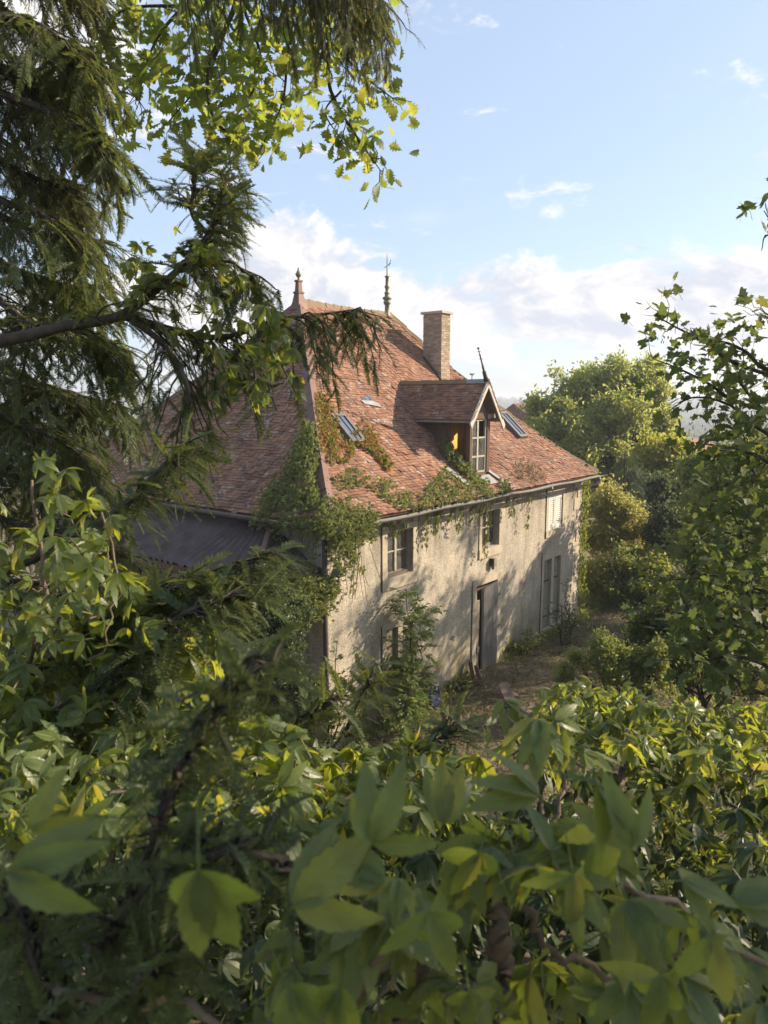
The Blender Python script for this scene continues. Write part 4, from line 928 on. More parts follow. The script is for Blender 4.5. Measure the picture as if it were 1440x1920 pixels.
shrub('tall mid green tree on the far right behind the maple leaves', 1385, 800, 120, 23, 5600, .24, MT['mid'], lst=[(1330, 890, 50), (1390, 860, 48), (1460, 850, 45), (1370, 930, 70), (1440, 880, 70), (1330, 960, 50), (1420, 980, 70), (1320, 1030, 55), (1400, 1080, 70)], name='leafy_tree', grp='trees beyond the house')
shrub('dense mid green shrub filling the right edge behind the maple leaves', 1390, 1000, 110, 14, 5200, .15, MT['mid'], lst=[(1345, 905, 36), (1400, 880, 44), (1455, 900, 50), (1330, 960, 40), (1390, 960, 55), (1450, 990, 60), (1320, 1030, 40), (1380, 1050, 55), (1440, 1080, 60), (1310, 1100, 40), (1370, 1130, 50)], sub=30)
shrub('mid green bramble mound behind the house corner', 1190, 1095, 85, 25, 1500, .26, MT['mid'])
shrub('olive shrub nearest the right corner creeper', 1120, 1080, 34, 25, 900, .22, MT['pale'])
shrub('dull brown green thicket beyond the end of the yard path', 1150, 1110, 50, 31, 1200, .26, MT['litter'])
shrub('dark green bush right of the yard path', 1230, 1200, 60, 16, 2000, .16, MT['mid'])
shrub('broad dark bush below the right hand maple', 1330, 1180, 130, 12, 5200, .13, MT['maple'], lst=[(1240, 1180, 60), (1300, 1150, 60), (1370, 1120, 70), (1430, 1150, 70), (1320, 1220, 70), (1400, 1230, 80), (1250, 1240, 55), (1180, 1250, 45), (1450, 1050, 60), (1380, 1040, 50)])
shrub('ragged low bush just behind the right hand creeper bank', 1190, 1240, 60, 11, 1500, .085, MT['mid'], lst=[(1090, 1235, 24), (1130, 1215, 30), (1180, 1230, 34), (1230, 1235, 34), (1150, 1260, 40), (1060, 1265, 22), (1220, 1270, 40)])
shrub('shaded evergreen bush under the lean-to roof', 480, 1150, 75, 10.5, 4200, .10, MT['dark'], temps=[tuft(80+i, 9, .5, simple_t, .55) for i in range(3)], lst=[(450, 1110, 45), (500, 1100, 40), (540, 1150, 38), (430, 1160, 50), (490, 1170, 50), (530, 1220, 45), (460, 1230, 55), (520, 1270, 50), (580, 1290, 35)])
# shade trees out of frame to the right: they throw the dappled shade on the front wall and the yard
tree('shade_tree', 'tall loose tree on the sunny side of the yard, right of the photo', 'tree', (14.5, -8.2, float(hgt(14.5, -8.2))), [((12.0, -7.6, 8.0), .9), ((13.4, -7.0, 6.9), .9), ((14.6, -7.8, 8.6), .9), ((11.6, -8.2, 9.3), .6), ((15.6, -7.2, 7.4), .8), ((16.4, -8.2, 6.6), .8), ((13.2, -8.6, 7.6), .8), ((10.9, -6.6, 8.2), .6), ((14.4, -7.0, 9.8), .5), ((17.2, -7.6, 8.0), .7), ((12.6, -7.2, 5.6), .9), ((15.0, -8.0, 5.4), 1.0)], 1200, .22, MT['maple'], tuft_t, 'trees right of the yard', .18, 9)

# ------------------------------------------------------------------ creepers on the house
def front_hit(px, py, lift=.06):
    d = ray(px, py)
    for s in np.arange(9, 34, .03):
        P = CAM+d*s; t = (P[1]-EY0)/(AY-EY0)
        if t > -.01 and P[2] < zp(max(t, 0)): return P+PF.fr(P[0], t)[2]*lift, PF.fr(P[0], t)[2]
        if t > 1: return None
def left_hit(px, py, lift=.06):
    d = ray(px, py)
    for s in np.arange(9, 34, .03):
        P = CAM+d*s; t = (P[0]-EX0)/(AX-EX0)
        if t > -.01 and P[2] < zp(max(t, 0)): return P+PL.fr(P[1], t)[2]*lift, PL.fr(P[1], t)[2]
        if t > 1: return None
def wall_hit(px, py):
    d = ray(px, py); s = (0-CAM[1])/d[1]; return CAM+d*s+np.array([0, -.08, 0]), np.array([0, -1., 0])
def poly_pts(poly, n):
    poly = np.array(poly, float); lo, hi = poly.min(0), poly.max(0); out = []
    while len(out) < n:
        q = lo+(hi-lo)*rng.random((n*3, 2)); ins = np.zeros(len(q), bool); j = len(poly)-1
        for i in range(len(poly)):
            xi, yi = poly[i]; xj, yj = poly[j]; c = ((yi > q[:, 1]) != (yj > q[:, 1])) & (q[:, 0] < (xj-xi)*(q[:, 1]-yi)/(yj-yi+1e-9)+xi); ins ^= c; j = i
        out += list(q[ins])
    return out[:n]
def clumped(pts, amt=.55, sc=.03, seed=0):
    """thin a point list with smooth noise so patches stay ragged"""
    R = np.random.default_rng(seed); ph = R.random(6)*6.28; keep = []
    for (x, y) in pts:
        v = math.sin(x*sc+ph[0])*math.sin(y*sc*1.3+ph[1])+.7*math.sin(x*sc*2.3+y*sc*1.7+ph[2])+.5*math.sin(x*sc*4.1-y*sc*3.3+ph[3])
        if v+R.normal()*.5 > -1.2+2*amt-.6: keep.append((x, y))
    return keep
def surf_creeper(root, hits, size, mat, name='leaves', depth=.12):
    P = np.array([h[0] for h in hits]); Nn = np.array([h[1] for h in hits]); k = len(P); P = P+Nn*(rng.random(k)**1.5*depth)[:, None]
    D = unit(np.array([0, 0, -1.])+rvec(k)*.6); Nd = unit(Nn+rvec(k)*.55+np.array([0, 0, .3])); return inst(name, creep_lo, P, D, Nd, size*rng.uniform(.6, 1.25, k), mat, root)
def stems_on(root, hits, n, name='stem', r=.008):
    m = MB(); P = [h[0] for h in hits]
    for _ in range(n):
        a = random.choice(P); near = sorted(P, key=lambda q: abs(np.linalg.norm(q-a)-.5))[:6]; b = random.choice(near); m.tube(limb_path(a, b, 5, .12), r, 4, cap=False)
    m.build(name, MT['vine'], root, True, kind='stuff')
def roof_creeper():
    r = thing('creeper', (-.1, -.3, 4.9), 'thick green creeper spilling over the near roof corner and hip', 'creeper', 'creepers growing on the house')
    hits = []
    for q in clumped(poly_pts([(575, 800), (600, 800), (608, 850), (600, 905), (612, 950), (600, 962), (500, 965), (492, 940), (535, 900), (558, 850)], 2300), .25, .03, 1):
        h = left_hit(*q); 
        if h is not None: hits.append(h)
    for q in poly_pts([(600, 940), (640, 945), (690, 975), (690, 985), (620, 985), (590, 970)], 420):
        h = front_hit(*q)
        if h is not None: hits.append(h)
    surf_creeper(r, hits, .075, MT['creeperfar'], depth=.28); 
    # curtain hanging from the corner
    P = []
    for _ in range(95):
        x0 = random.uniform(-.45, .9) ; y0 = -.5 if x0 > -.2 else random.uniform(-.5, 1.6); L = random.uniform(.15, .95)*(1.25 if x0 < .35 else .55); z0 = 4.95+random.uniform(-.05, .1)
        for k in range(int(L/.035)): P.append((x0+random.gauss(0, .06), y0+random.gauss(0, .07), z0-k*.035))
    for _ in range(750): P.append((random.uniform(-.5, 1.05), -.42+random.gauss(0, .12), 4.93+random.gauss(0, .11)))
    for _ in range(600): P.append((-.32+random.gauss(0, .12), random.uniform(-.5, 1.7), 4.93+random.gauss(0, .11)))
    P = np.array(P); k = len(P); inst('hanging_leaves', creep_lo, P, unit(np.array([0, 0, -1])+rvec(k)*.5), unit(np.array([-.3, -.8, .5])+rvec(k)*.5), .075*rng.uniform(.6, 1.25, k), MT['creeperfar'], r)
    m = MB()
    for _ in range(16):
        x0 = random.uniform(-.4, .8); y0 = -.45 if x0 > -.1 else random.uniform(-.4, .8); m.tube(spline([(x0, y0, 4.95), (x0+random.gauss(0, .08), y0+random.gauss(0, .08), 4.4), (x0+random.gauss(0, .15), y0+random.gauss(0, .15), 3.8-random.random()*.6)], 8), .006, 4, cap=False)
    m.build('hanging_stems', MT['vine'], r, True, kind='stuff'); stems_on(r, hits, 40, 'runners')
    a = thing('creeper', (2.2, 1.2, 6.3), 'orange and yellow creeper patch around the left roof window', 'creeper', 'creepers growing on the house')
    hits = []
    for q in clumped(poly_pts([(584, 735), (605, 745), (628, 790), (640, 840), (668, 790), (690, 800), (715, 850), (735, 880), (722, 888), (690, 850), (668, 840), (650, 870), (615, 880), (592, 830)], 1900), .35, .045, 2):
        if 628 < q[0] < 672 and 790 < q[1] < 832 and random.random() < .7: continue
        h = front_hit(*q)
        if h is not None: hits.append(h)
    surf_creeper(a, [h for i, h in enumerate(hits) if i % 5 < 3], .085, MT['autumn'], depth=.14); surf_creeper(a, [h for i, h in enumerate(hits) if i % 5 > 2], .085, MT['ivy'], 'green_leaves', depth=.14); stems_on(a, hits, 30, 'runners')
    e = thing('creeper', (5, -.4, 4.9), 'straggling creeper trailing along the gutter below the dormer', 'creeper', 'creepers growing on the house')
    hits = []
    for poly, n in (([(610, 905), (660, 880), (690, 900), (740, 905), (750, 950), (735, 958), (680, 915), (640, 925)], 380), ([(745, 930), (790, 925), (830, 880), (850, 900), (890, 915), (925, 920), (930, 935), (850, 945), (790, 958), (750, 962)], 900), ([(855, 855), (880, 885), (925, 915), (890, 920), (850, 880)], 350), ([(928, 905), (950, 905), (955, 925), (935, 928)], 90)):
        for q in clumped(poly_pts(poly, n), .4, .05, n):
            h = front_hit(*q)
            if h is not None: hits.append(h)
    surf_creeper(e, hits, .085, MT['creeperfar'], depth=.14); stems_on(e, hits, 30, 'runners'); P = []; m = MB()
    for (px, y0, y1, k) in ((722, 965, 985, 14), (752, 965, 990, 12), (733, 968, 1000, 18), (800, 950, 1000, 55), (806, 955, 985, 30), (832, 945, 975, 35), (845, 940, 990, 34), (870, 935, 975, 26), (887, 935, 965, 20), (893, 940, 1045, 46), (905, 932, 985, 26), (948, 918, 965, 26), (976, 915, 985, 40), (940, 918, 945, 16), (785, 958, 1010, 12), (660, 985, 1030, 10), (790, 1000, 1035, 6), (655, 1090, 1120, 8), (668, 1040, 1075, 7)):
        w0, w1 = wall_hit(px, y0)[0], wall_hit(px+random.uniform(-4, 4), y1)[0]; off = np.array([0, -.22 if y0 < 960 else -.06, 0]); m.tube(spline([w0+off, (w0+w1)/2+off*.8+np.array([random.gauss(0, .03), 0, 0]), w1+off*.6], 6), .005, 4, cap=False)
        for _ in range(k): t = random.random(); P.append(w0+(w1-w0)*t+off*(1-.4*t)+np.array([random.gauss(0, .05), random.gauss(0, .03), random.gauss(0, .03)]))
    P = np.array(P); k = len(P); inst('hanging_leaves', simple_t, P, unit(np.array([0, 0, -1])+rvec(k)*.45), unit(np.array([-.2, -1, .2])+rvec(k)*.5), .115*rng.uniform(.7, 1.3, k), MT['mid'], e); m.build('hanging_stems', MT['vine'], e, True, kind='stuff')
    # dead ivy by the dormer cheek
    d = thing('creeper', (5.5, .5, 5.6), 'dark creeper climbing the shaded left side of the dormer', 'creeper', 'creepers growing on the house'); hits = []
    for q in poly_pts([(822, 835), (845, 850), (868, 880), (882, 890), (878, 905), (850, 878), (830, 860)], 330)+poly_pts([(872, 830), (880, 832), (884, 885), (874, 885)], 90)+poly_pts([(838, 820), (850, 830), (848, 855), (840, 850)], 60):
        h = front_hit(*q)
        if h is not None: hits.append((h[0]+np.array([-.1, -.05, .1]), h[1]))
    surf_creeper(d, hits, .085, MT['creeperfar'], depth=.2)
    v = thing('ivy', (12.35, .05, 0), 'bright yellow green ivy column up the far right house corner', 'ivy'); P = []
    for _ in range(2600):
        z = random.uniform(.2, 4.75)*1.0; wd = .16+.10*math.sin(z*3.1)+(.35 if z < 1.2 else 0)*(1.2-z); P.append((12.3+abs(random.gauss(0, wd)), .05+random.uniform(-.22, .55)+random.gauss(0, .05), z))
    P = np.array(P); k = len(P); inst('leaves', simple_t, P, unit(np.array([.2, -.1, -1])+rvec(k)*.5), unit(np.array([.6, -.7, .4])+rvec(k)*.45), .105*rng.uniform(.6, 1.3, k), MT['ivy'], v)
    m = MB(); m.tube([(12.33, .1, 0), (12.32, .0, 2), (12.34, .1, 4.5)], [.03, .02, .01], 5); m.build('stem', MT['vine'], v)
    g = thing('creeper', (-1.2, 0, 3.9), 'green creeper draped over the lower edge of the lean-to roof', 'creeper', 'creepers growing on the house'); P = []
    for _ in range(2400):
        t = random.random(); x = -1.95+1.95*t+random.gauss(0, .12); y = random.uniform(-.35, .45)+(1-t)*random.random()**2*2.5; P.append((x, y-.1, 3.95-abs(random.gauss(0, .28))+.06*math.sin(x*7)))
    for _ in range(40):
        x = random.uniform(-1.8, .1); L = random.uniform(.2, .9); y = -.25
        for q in range(int(L/.04)): P.append((x+random.gauss(0, .05), y+random.gauss(0, .07), 3.8-q*.04))
    P = np.array(P); k = len(P); inst('leaves', creep_lo, P, unit(np.array([-.1, -.1, -1])+rvec(k)*.5), unit(np.array([-.5, -.6, .6])+rvec(k)*.5), .09*rng.uniform(.6, 1.3, k), MT['creeperfar'], g)
    # tuft of dry weeds rooted in the tiles
    w_ = thing('dry_weed', (8.0, .1, 5.2), 'tuft of dry straw coloured weeds rooted in the tiles right of the dormer', 'weeds'); P, D = [], []
    for q in poly_pts([(960, 880), (985, 865), (1020, 885), (1020, 905), (990, 908), (965, 905)], 200):
        h = front_hit(*q, .02)
        if h is not None: P.append(h[0]); D.append(unit(np.array([0, -.2, 1.])+rvec(1)[0]*.8))
    inst('stalks', [temp([(-.03, 0, 0), (.03, 0, 0), (.05, .6, .1), (0, 1, .05), (-.05, .6, .1)], [(0, 1, 2, 3, 4)])], P, D, rvec(len(P)), rng.uniform(.1, .28, len(P)), MT['straw'], w_)
roof_creeper()
# ------------------------------------------------------------------ yard plants
def sapling(label, base, top, nleaf, size, temps, mat, lean=(0, 0, 0), spread=.5, name='sapling', multi=1, low=.15, grp='saplings at the foot of the wall', singles_n=0):
    base = np.asarray(base, float); t = thing(name, base, label, 'sapling', grp); m = MB(); P, D, Nn = [], [], []
    for q in range(multi):
        b = base+np.array([random.gauss(0, .15), random.gauss(0, .12), 0])*(q > 0); H = (top-base[2])*(1 if q == 0 else random.uniform(.45, .85)); tp = b+np.array(lean)*H*random.uniform(.6, 1.3)+np.array([random.gauss(0, .18), random.gauss(0, .1), H]); pth = limb_path(b, tp, 8, .05); m.tube(pth, np.linspace(.022, .006, 8), 5)
        for i in range(nleaf//multi):
            f = low+(1-low)*random.random()**.8; j = f*7; k0 = min(int(j), 6); p = pth[k0]+(pth[k0+1]-pth[k0])*(j-k0); a = random.uniform(0, 6.28); ln = spread*(1.15-f)*random.random(); o = np.array([math.cos(a), math.sin(a), .35]); e = p+o*ln
            if ln > .12 and random.random() < .6: m.tube(limb_path(p, e, 3, .05), [.007, .005, .003], 3, cap=False)
            P.append(e); D.append(unit(o+np.array([0, 0, .15])+rvec(1)[0]*.35)); Nn.append(unit(np.array([0, 0, 1])+rvec(1)[0]*.45))
    m.build('stem', MT['bark'], t, True); P, D, Nn = map(np.array, (P, D, Nn)); sc = size*rng.uniform(.65, 1.2, len(P)); s = min(singles_n, len(P))
    if s:
        ms = [temp_mesh('leaf', q, mat) for q in temps]; singles('leaf', ms, P[:s], D[:s], Nn[:s], sc[:s], t)
    inst('leaves', temps, P[s:], D[s:], Nn[s:], sc[s:], mat, t)
sapling('ash sapling with feathery leaves in front of the left window', (2.0, -.6, 0), 3.25, 330, .31, pinn_t, MT['ash'], (.02, 0, 0), .38, 'ash_sapling', 3, .05, singles_n=200)
sapling('low bright ash shoots around the foot of the ash sapling', (1.7, -.8, .1), 1.1, 200, .26, pinn_t, MT['ash'], (0, 0, 0), .5, 'ash_sapling', 6, .02)
sapling('shaded maple sapling just left of the house corner', (-.9, -1.0, .1), 2.9, 330, .13, maple_t, MT['mid'], (.0, 0, 0), .5, 'maple_sapling', 4, .1)
sapling('thin leggy shrub with sparse leaves before the olive shutters', (9.4, -1.0, 0), 2.0, 260, .11, simple_t, MT['grey'], (-.1, 0, 0), .9, 'sapling', 6, .2)
sapling('weedy shoots at the foot of the wall right of the door', (8.0, -.4, 0), .8, 260, .12, simple_t, MT['mid'], (0, 0, 0), .6, 'sapling', 7, .0)
sapling('leafy weeds between the bag and the timber', (4.5, -.3, 0), .4, 150, .11, simple_t, MT['mid'], (0, 0, 0), .55, 'sapling', 7, .0)
def yard_cover():
    P, D, S_ = [], [], []
    for _ in range(26000):
        x = random.uniform(.5, 17); y = -random.random()**1.1*7; P.append((x, y, float(hgt(x, y))+.01)); D.append(unit(np.array([random.gauss(0, 1), random.gauss(0, 1), .45]))); S_.append(random.uniform(.05, .22))
    n = len(P); thin = [temp([(-.02, 0, 0), (.02, 0, 0), (.015, .6, .12), (0, 1, .05), (-.015, .6, .12)], [(0, 1, 2, 3, 4)])]
    inst('dry_grass', thin, P, D, rvec(n)+[0, 0, 1], np.array(S_), MT['straw'], None)
    P, S_ = [], []
    for _ in range(15000):
        x = random.uniform(.5, 18); y = -random.random()*7
        P.append((x, y, float(hgt(x, y))+random.uniform(.01, .05))); S_.append(random.uniform(.03, .08))
    n = len(P); inst('leaf_litter', simple_t, P, rvec(n)*[1, 1, .25], rvec(n)*.6+[0, 0, 1], np.array(S_), MT['litter'], None)
    P, S_ = [], []
    for _ in range(2600):
        u = random.random(); x, y = (random.uniform(6.9, 18) if u < .2 else random.uniform(.5, 5), -random.uniform(.05, .4)) if u < .25 else (random.uniform(0, 16), -random.uniform(2.6, 7.5))
        if u >= .25 and math.sin(x*1.9+y*1.1)+math.sin(y*2.3-x*.7) < .1: continue
        P.append((x, y, float(hgt(x, y))+random.uniform(.0, .22))); S_.append(random.uniform(.07, .16))
    n = len(P); inst('weeds', tuft_t, P, rvec(n)*[1, 1, .3]+[0, 0, .5], rvec(n)*.5+[0, 0, 1], np.array(S_), MT['mid'], None)
    m = MB()
    for _ in range(170):
        x, y = random.uniform(1, 15), -random.uniform(.3, 6); z = float(hgt(x, y)); a = random.uniform(0, 6.28); L = random.uniform(.15, .7); m.tube([(x, y, z+.03), (x+L*.5*math.cos(a), y+L*.5*math.sin(a), z+random.uniform(.03, .12)), (x+L*math.cos(a+.3), y+L*math.sin(a+.3), z+.04)], [.009, .007, .003], 3, cap=False)
    m.build('dead_sticks', MT['plank'], None, kind='stuff')
    # undergrowth on the bank between camera and yard
    P, S_ = [], []
    for _ in range(6500):
        s = random.uniform(3.6, 9.0); r = random.uniform(-.75, .75)*s*1.1; q = sr(s, r); z = float(hgt(q[0], q[1])); P.append((q[0], q[1], z+random.uniform(0, .45))); S_.append(random.uniform(.08, .2))
    n = len(P); inst('undergrowth', tuft_t, P, rvec(n)*[1, 1, .4]+[0, 0, .4], rvec(n)*.5+[0, 0, 1], np.array(S_), MT['mid'], None)
    P, S_ = [], []
    for _ in range(5200):
        s = random.uniform(.55, 4.6); r = random.uniform(-.8, .8)*s*1.1+random.uniform(-.3, .3); q = sr(s, r); z = float(hgt(q[0], q[1])); P.append((q[0], q[1], z+random.random()**1.4*(.75 if s > .9 else .35))); S_.append(random.uniform(.06, .10))
    n = len(P); inst('dark_undergrowth', creep_md, P, rvec(n)*[1, 1, .4]+[0, 0, -.2], rvec(n)*.6+[0, 0, 1], np.array(S_), MT['shade_leaf'], None)  # low leaves in the darkened copy, their shade put into the colour
yard_cover()
#NEXT
# ------------------------------------------------------------------ yew on the left
def bough(parent, pts, r0, r1, nsec, slen, droop, tw=.17, gap=.036, mat='yew', side=1.0, secs=(0.12, 1.0), fwd=.55, up=0.0, tip=True):
    """a bough with drooping side shoots carrying two-ranked needle twigs"""
    path = spline([at(*p) if len(p) == 3 and p[2] < 50 else np.array(p[:3]) for p in pts], 22); m = MB(); m.tube(path, np.linspace(r0, r1, 22), 7); P, D, Nn, Sx = [], [], [], []
    T = unit(np.gradient(path, axis=0))
    def shoot(p, d, L, drp):
        sd0 = unit(np.cross(d*[1, 1, .15], (0, 0, 1)))
        n = 7; t = np.linspace(0, 1, n)[:, None]; q = p+d*L*t+np.array([0, 0, -1.])*drp*L*t*t+rng.normal(size=(n, 3))*.012*t; m.tube(q, np.linspace(.006, .0022, n), 3, cap=False); k = max(3, int(L/gap)); tt = unit(np.gradient(q, axis=0))
        for j in range(k):
            f = (j+.5)/k*(n-1); i0 = min(int(f), n-2); pp = q[i0]+(q[i0+1]-q[i0])*(f-i0); sg = 1 if j % 2 else -1; sd = unit(sd0+rng.normal(size=3)*.3)
            dd = unit(sd*sg*side+tt[i0]*.75+np.array([0, 0, -.25])+rng.normal(size=3)*.15); P.append(pp); D.append(dd); Nn.append(unit(np.cross(sd0, tt[i0])+np.array([0, 0, .3])+rng.normal(size=3)*.35)); Sx.append(tw*random.uniform(.55, 1.1)*(1.05-.45*j/k))
        P.append(q[-2]); D.append(tt[-1]); Nn.append(unit(np.array([0, 0, 1])+rng.normal(size=3)*.3)); Sx.append(tw)
    for i in range(nsec):
        t = secs[0]+(secs[1]-secs[0])*random.random(); f = t*21; j = min(int(f), 20); p = path[j]+(path[j+1]-path[j])*(f-j); hz = unit(np.cross(T[j], (0, 0, 1))); sg = random.choice((-1, 1))
        d = unit(hz*sg*random.uniform(.25, 1)+T[j]*fwd*random.uniform(.5, 1.4)+np.array([0, 0, up+random.uniform(-.25, .35)])); shoot(p, d, slen*random.uniform(.45, 1.15)*(1.1-.5*t), droop*random.uniform(.6, 1.3))
    if tip: shoot(path[-2], T[-1], slen*.6, droop*.4)
    b = m.build('branch', MT['bark'], parent, True); inst('needles', yew_t, np.array(P), np.array(D), np.array(Nn), np.array(Sx), MT[mat], b); return len(P)
def yew():
    base = sr(4.3, -3.9); base[2] = float(hgt(base[0], base[1])); t = thing('yew_tree', base, 'big dark yew tree with long drooping boughs filling the left side', 'tree')
    tr = [base+(0, 0, -.3), base+RT*.1+(0, 0, 2), base-RT*.05+(0, 0, 5), base+RT*.1+(0, 0, 9)]; m = MB(); m.tube(spline(tr, 14), np.linspace(.34, .16, 14), 12); m.build('trunk', MT['bark'], t, True)
    c = 0
    # the two long boughs that cross the view and the one over the shed roof
    c += bough(t, [(-330, 700, 4.2), (0, 640, 3.3), (120, 612, 3.2), (230, 590, 3.2), (330, 510, 3.25), (400, 430, 3.3), (425, 330, 3.3)], .032, .007, 62, .42, .55, secs=(.3, 1), up=.1)
    c += bough(t, [(230, 590, 3.2), (330, 620, 3.3), (420, 632, 3.4), (520, 600, 3.5), (600, 590, 3.55), (668, 580, 3.6)], .018, .004, 54, .33, 1.1, secs=(.05, 1), fwd=.35, up=-.15, gap=.03)
    c += bough(t, [(250, 600, 3.2), (310, 650, 3.1), (350, 720, 3.0), (352, 790, 3.0), (345, 850, 3.0)], .016, .004, 15, .22, 1.2, secs=(.15, 1), fwd=.2, up=-.2)
    c += bough(t, [(330, 510, 3.25), (420, 490, 3.3), (455, 505, 3.3), (492, 520, 3.35)], .010, .003, 22, .20, .9, secs=(.1, 1), fwd=.5, up=-.1)
    c += bough(t, [(390, 440, 3.3), (360, 400, 3.3), (365, 350, 3.3), (370, 318, 3.3)], .012, .004, 18, .20, .3, secs=(.2, 1), up=.25)
    c += bough(t, [(-100, 1120, 2.9), (120, 1020, 2.6), (230, 950, 2.6), (300, 880, 2.6), (345, 838, 2.6)], .022, .005, 36, .22, .5, secs=(.25, 1))
    c += bough(t, [(-80, 1330, 2.4), (90, 1240, 2.2), (220, 1150, 2.2), (340, 1095, 2.2), (478, 1045, 2.25)], .026, .006, 60, .26, .35, secs=(.2, 1), up=.1, fwd=.8)
    c += bough(t, [(-60, 1420, 2.2), (120, 1330, 2.0), (230, 1240, 2.0), (330, 1160, 2.0), (420, 1120, 2.0)], .022, .005, 46, .26, .5, secs=(.2, 1), fwd=.7)
    # boughs of the crown behind: long curtains from the trunk outwards
    lim = [(-60, 200), (60, 175), (150, 165), (230, 235), (330, 200), (430, 265), (520, 245), (620, 260), (720, 260), (820, 250), (920, 240), (1020, 260), (1120, 330), (1230, 330)]
    for k, (py, xr) in enumerate(lim):
        for q in range(2):
            d0, d1 = random.uniform(4.0, 4.9), random.uniform(3.4, 5.4); y0 = py+random.uniform(-140, -20); xe = xr*random.uniform(.55, 1.0)-20
            c += bough(t, [(-360, y0-40, d0), (-120, y0, (d0+d1)/2), (xe*.45, py+random.uniform(-40, 10), d1), (xe, py+random.uniform(0, 45), d1)], .035, .005, 40, .42, .75, secs=(.42, 1), gap=.036, mat='yewold' if (py < 330 and q == 0) or random.random() < .2 else 'yew', tw=.2)
    # curtains along the top of the picture
    for (x0, x1, y, d) in ((300, 440, -75, 4.2), (430, 570, -60, 4.4), (520, 640, -45, 4.3), (590, 705, -70, 4.2), (640, 720, -20, 4.6)):
        c += bough(t, [(x0-260, y-160, d), (x0, y-30, d), ((x0+x1)/2, y, d), (x1, y+25, d)], .022, .005, 22, .36, 1.1, secs=(.35, 1), fwd=.25, up=-.3, mat='yewold' if x0 > 400 else 'yew', side=.7)
    # out of focus shoots close to the lens
    y2 = thing('yew_sprig', at(200, 2100, .8)-(0, 0, .5), 'blurred dark yew shoot rising close in front of the lower left leaves', 'yew shoot')
    bough(y2, [(120, 2060, .80), (180, 1850, .80), (270, 1620, .78), (340, 1440, .78), (390, 1330, .8), (480, 1255, .82)], .006, .002, 40, .085, .15, tw=.10, gap=.016, secs=(.1, 1), up=.2, fwd=.9)
    bough(y2, [(170, 1800, .8), (300, 1640, .74), (420, 1600, .74), (520, 1610, .76)], .004, .002, 16, .07, .2, tw=.10, gap=.016, secs=(.1, 1), up=.1, fwd=.9)
    bough(y2, [(130, 1980, .72), (60, 1800, .72), (40, 1700, .74)], .004, .002, 14, .08, .2, tw=.10, gap=.016, secs=(.1, 1), up=.1, fwd=.9)
    bough(y2, [(240, 2000, .72), (270, 1850, .70), (330, 1780, .70)], .004, .002, 12, .08, .2, tw=.10, gap=.016, secs=(.1, 1), up=.1, fwd=.9)
    y3 = thing('yew_sprig', at(700, 1500, 3)-(0, 0, .8), 'small yew shoots between the creeper and the ash sapling', 'yew shoot')
    for pts in ([(560, 1480, 2.4), (640, 1380, 2.4), (680, 1300, 2.4), (690, 1275, 2.4)], [(700, 1520, 2.3), (760, 1430, 2.3), (830, 1380, 2.3), (870, 1370, 2.3)], [(520, 1420, 2.0), (560, 1360, 2.0), (600, 1330, 2.0)]):
        bough(y3, pts, .006, .002, 14, .16, .3, tw=.15, gap=.03, secs=(.1, 1), up=.15, fwd=.8)
    return c
NY = yew()
# ------------------------------------------------------------------ oak boughs overhead
def leafy_boughs(t, label_mat, temps, lines, per, jit, size, mat, r=.014, nsing=300, extra=None, upn=.9, droop=-.25, tname='leaf', nj=.5):
    P, D, Nn = [], [], []
    for ln in lines:
        pts = ln[0]; path = spline([at(*q) for q in pts], 16); m = MB(); m.tube(path, np.linspace(ln[2] if len(ln) > 2 else r, .003, 16), 6)
        T = unit(np.gradient(path, axis=0)); k = ln[1]
        for i in range(k):
            f = random.uniform(.25, 1)*15; j = min(int(f), 14); p = path[j]+(path[j+1]-path[j])*(f-j); o = unit(rng.normal(size=3)+T[j]*.9+np.array([0, 0, .1])); L = jit*random.random()**.7; e = p+o*L
            if L > .1 and random.random() < .45: m.tube(limb_path(p, e, 4, .12), [.005, .004, .003, .002], 3, cap=False)
            for _ in range(per):
                P.append(e+rng.normal(size=3)*size*.5); D.append(unit(o+rng.normal(size=3)*.7+np.array([0, 0, droop]))); Nn.append(unit(np.array([0, 0, upn])+rng.normal(size=3)*nj))
        m.build('branch', MT['bark'], t, True)
    if extra is not None:
        for p in extra: P.append(p); o = rvec(1)[0]; D.append(unit(o*[1, 1, .5]+np.array([0, 0, droop]))); Nn.append(unit(np.array([0, 0, upn])+rng.normal(size=3)*nj))
    P, D, Nn = map(np.array, (P, D, Nn)); sc = size*rng.uniform(.65, 1.2, len(P)); o = rng.permutation(len(P)); P, D, Nn, sc = P[o], D[o], Nn[o], sc[o]
    px = np.array([proj(p) for p in P]); inv = (px[:, 0] > -20) & (px[:, 0] < 1460) & (px[:, 1] > -20) & (px[:, 1] < 1940); dist = np.linalg.norm(P-CAM, axis=1); o = np.argsort(np.where(inv, dist/sc, 1e6))
    P, D, Nn, sc = P[o], D[o], Nn[o], sc[o]; s = min(nsing, len(P)); ms = [temp_mesh(tname, q, mat) for q in temps]; singles(tname, ms, P[:s], D[:s], Nn[:s], sc[:s], t); inst('leaves', temps, P[s:], D[s:], Nn[s:], sc[s:], mat, t)
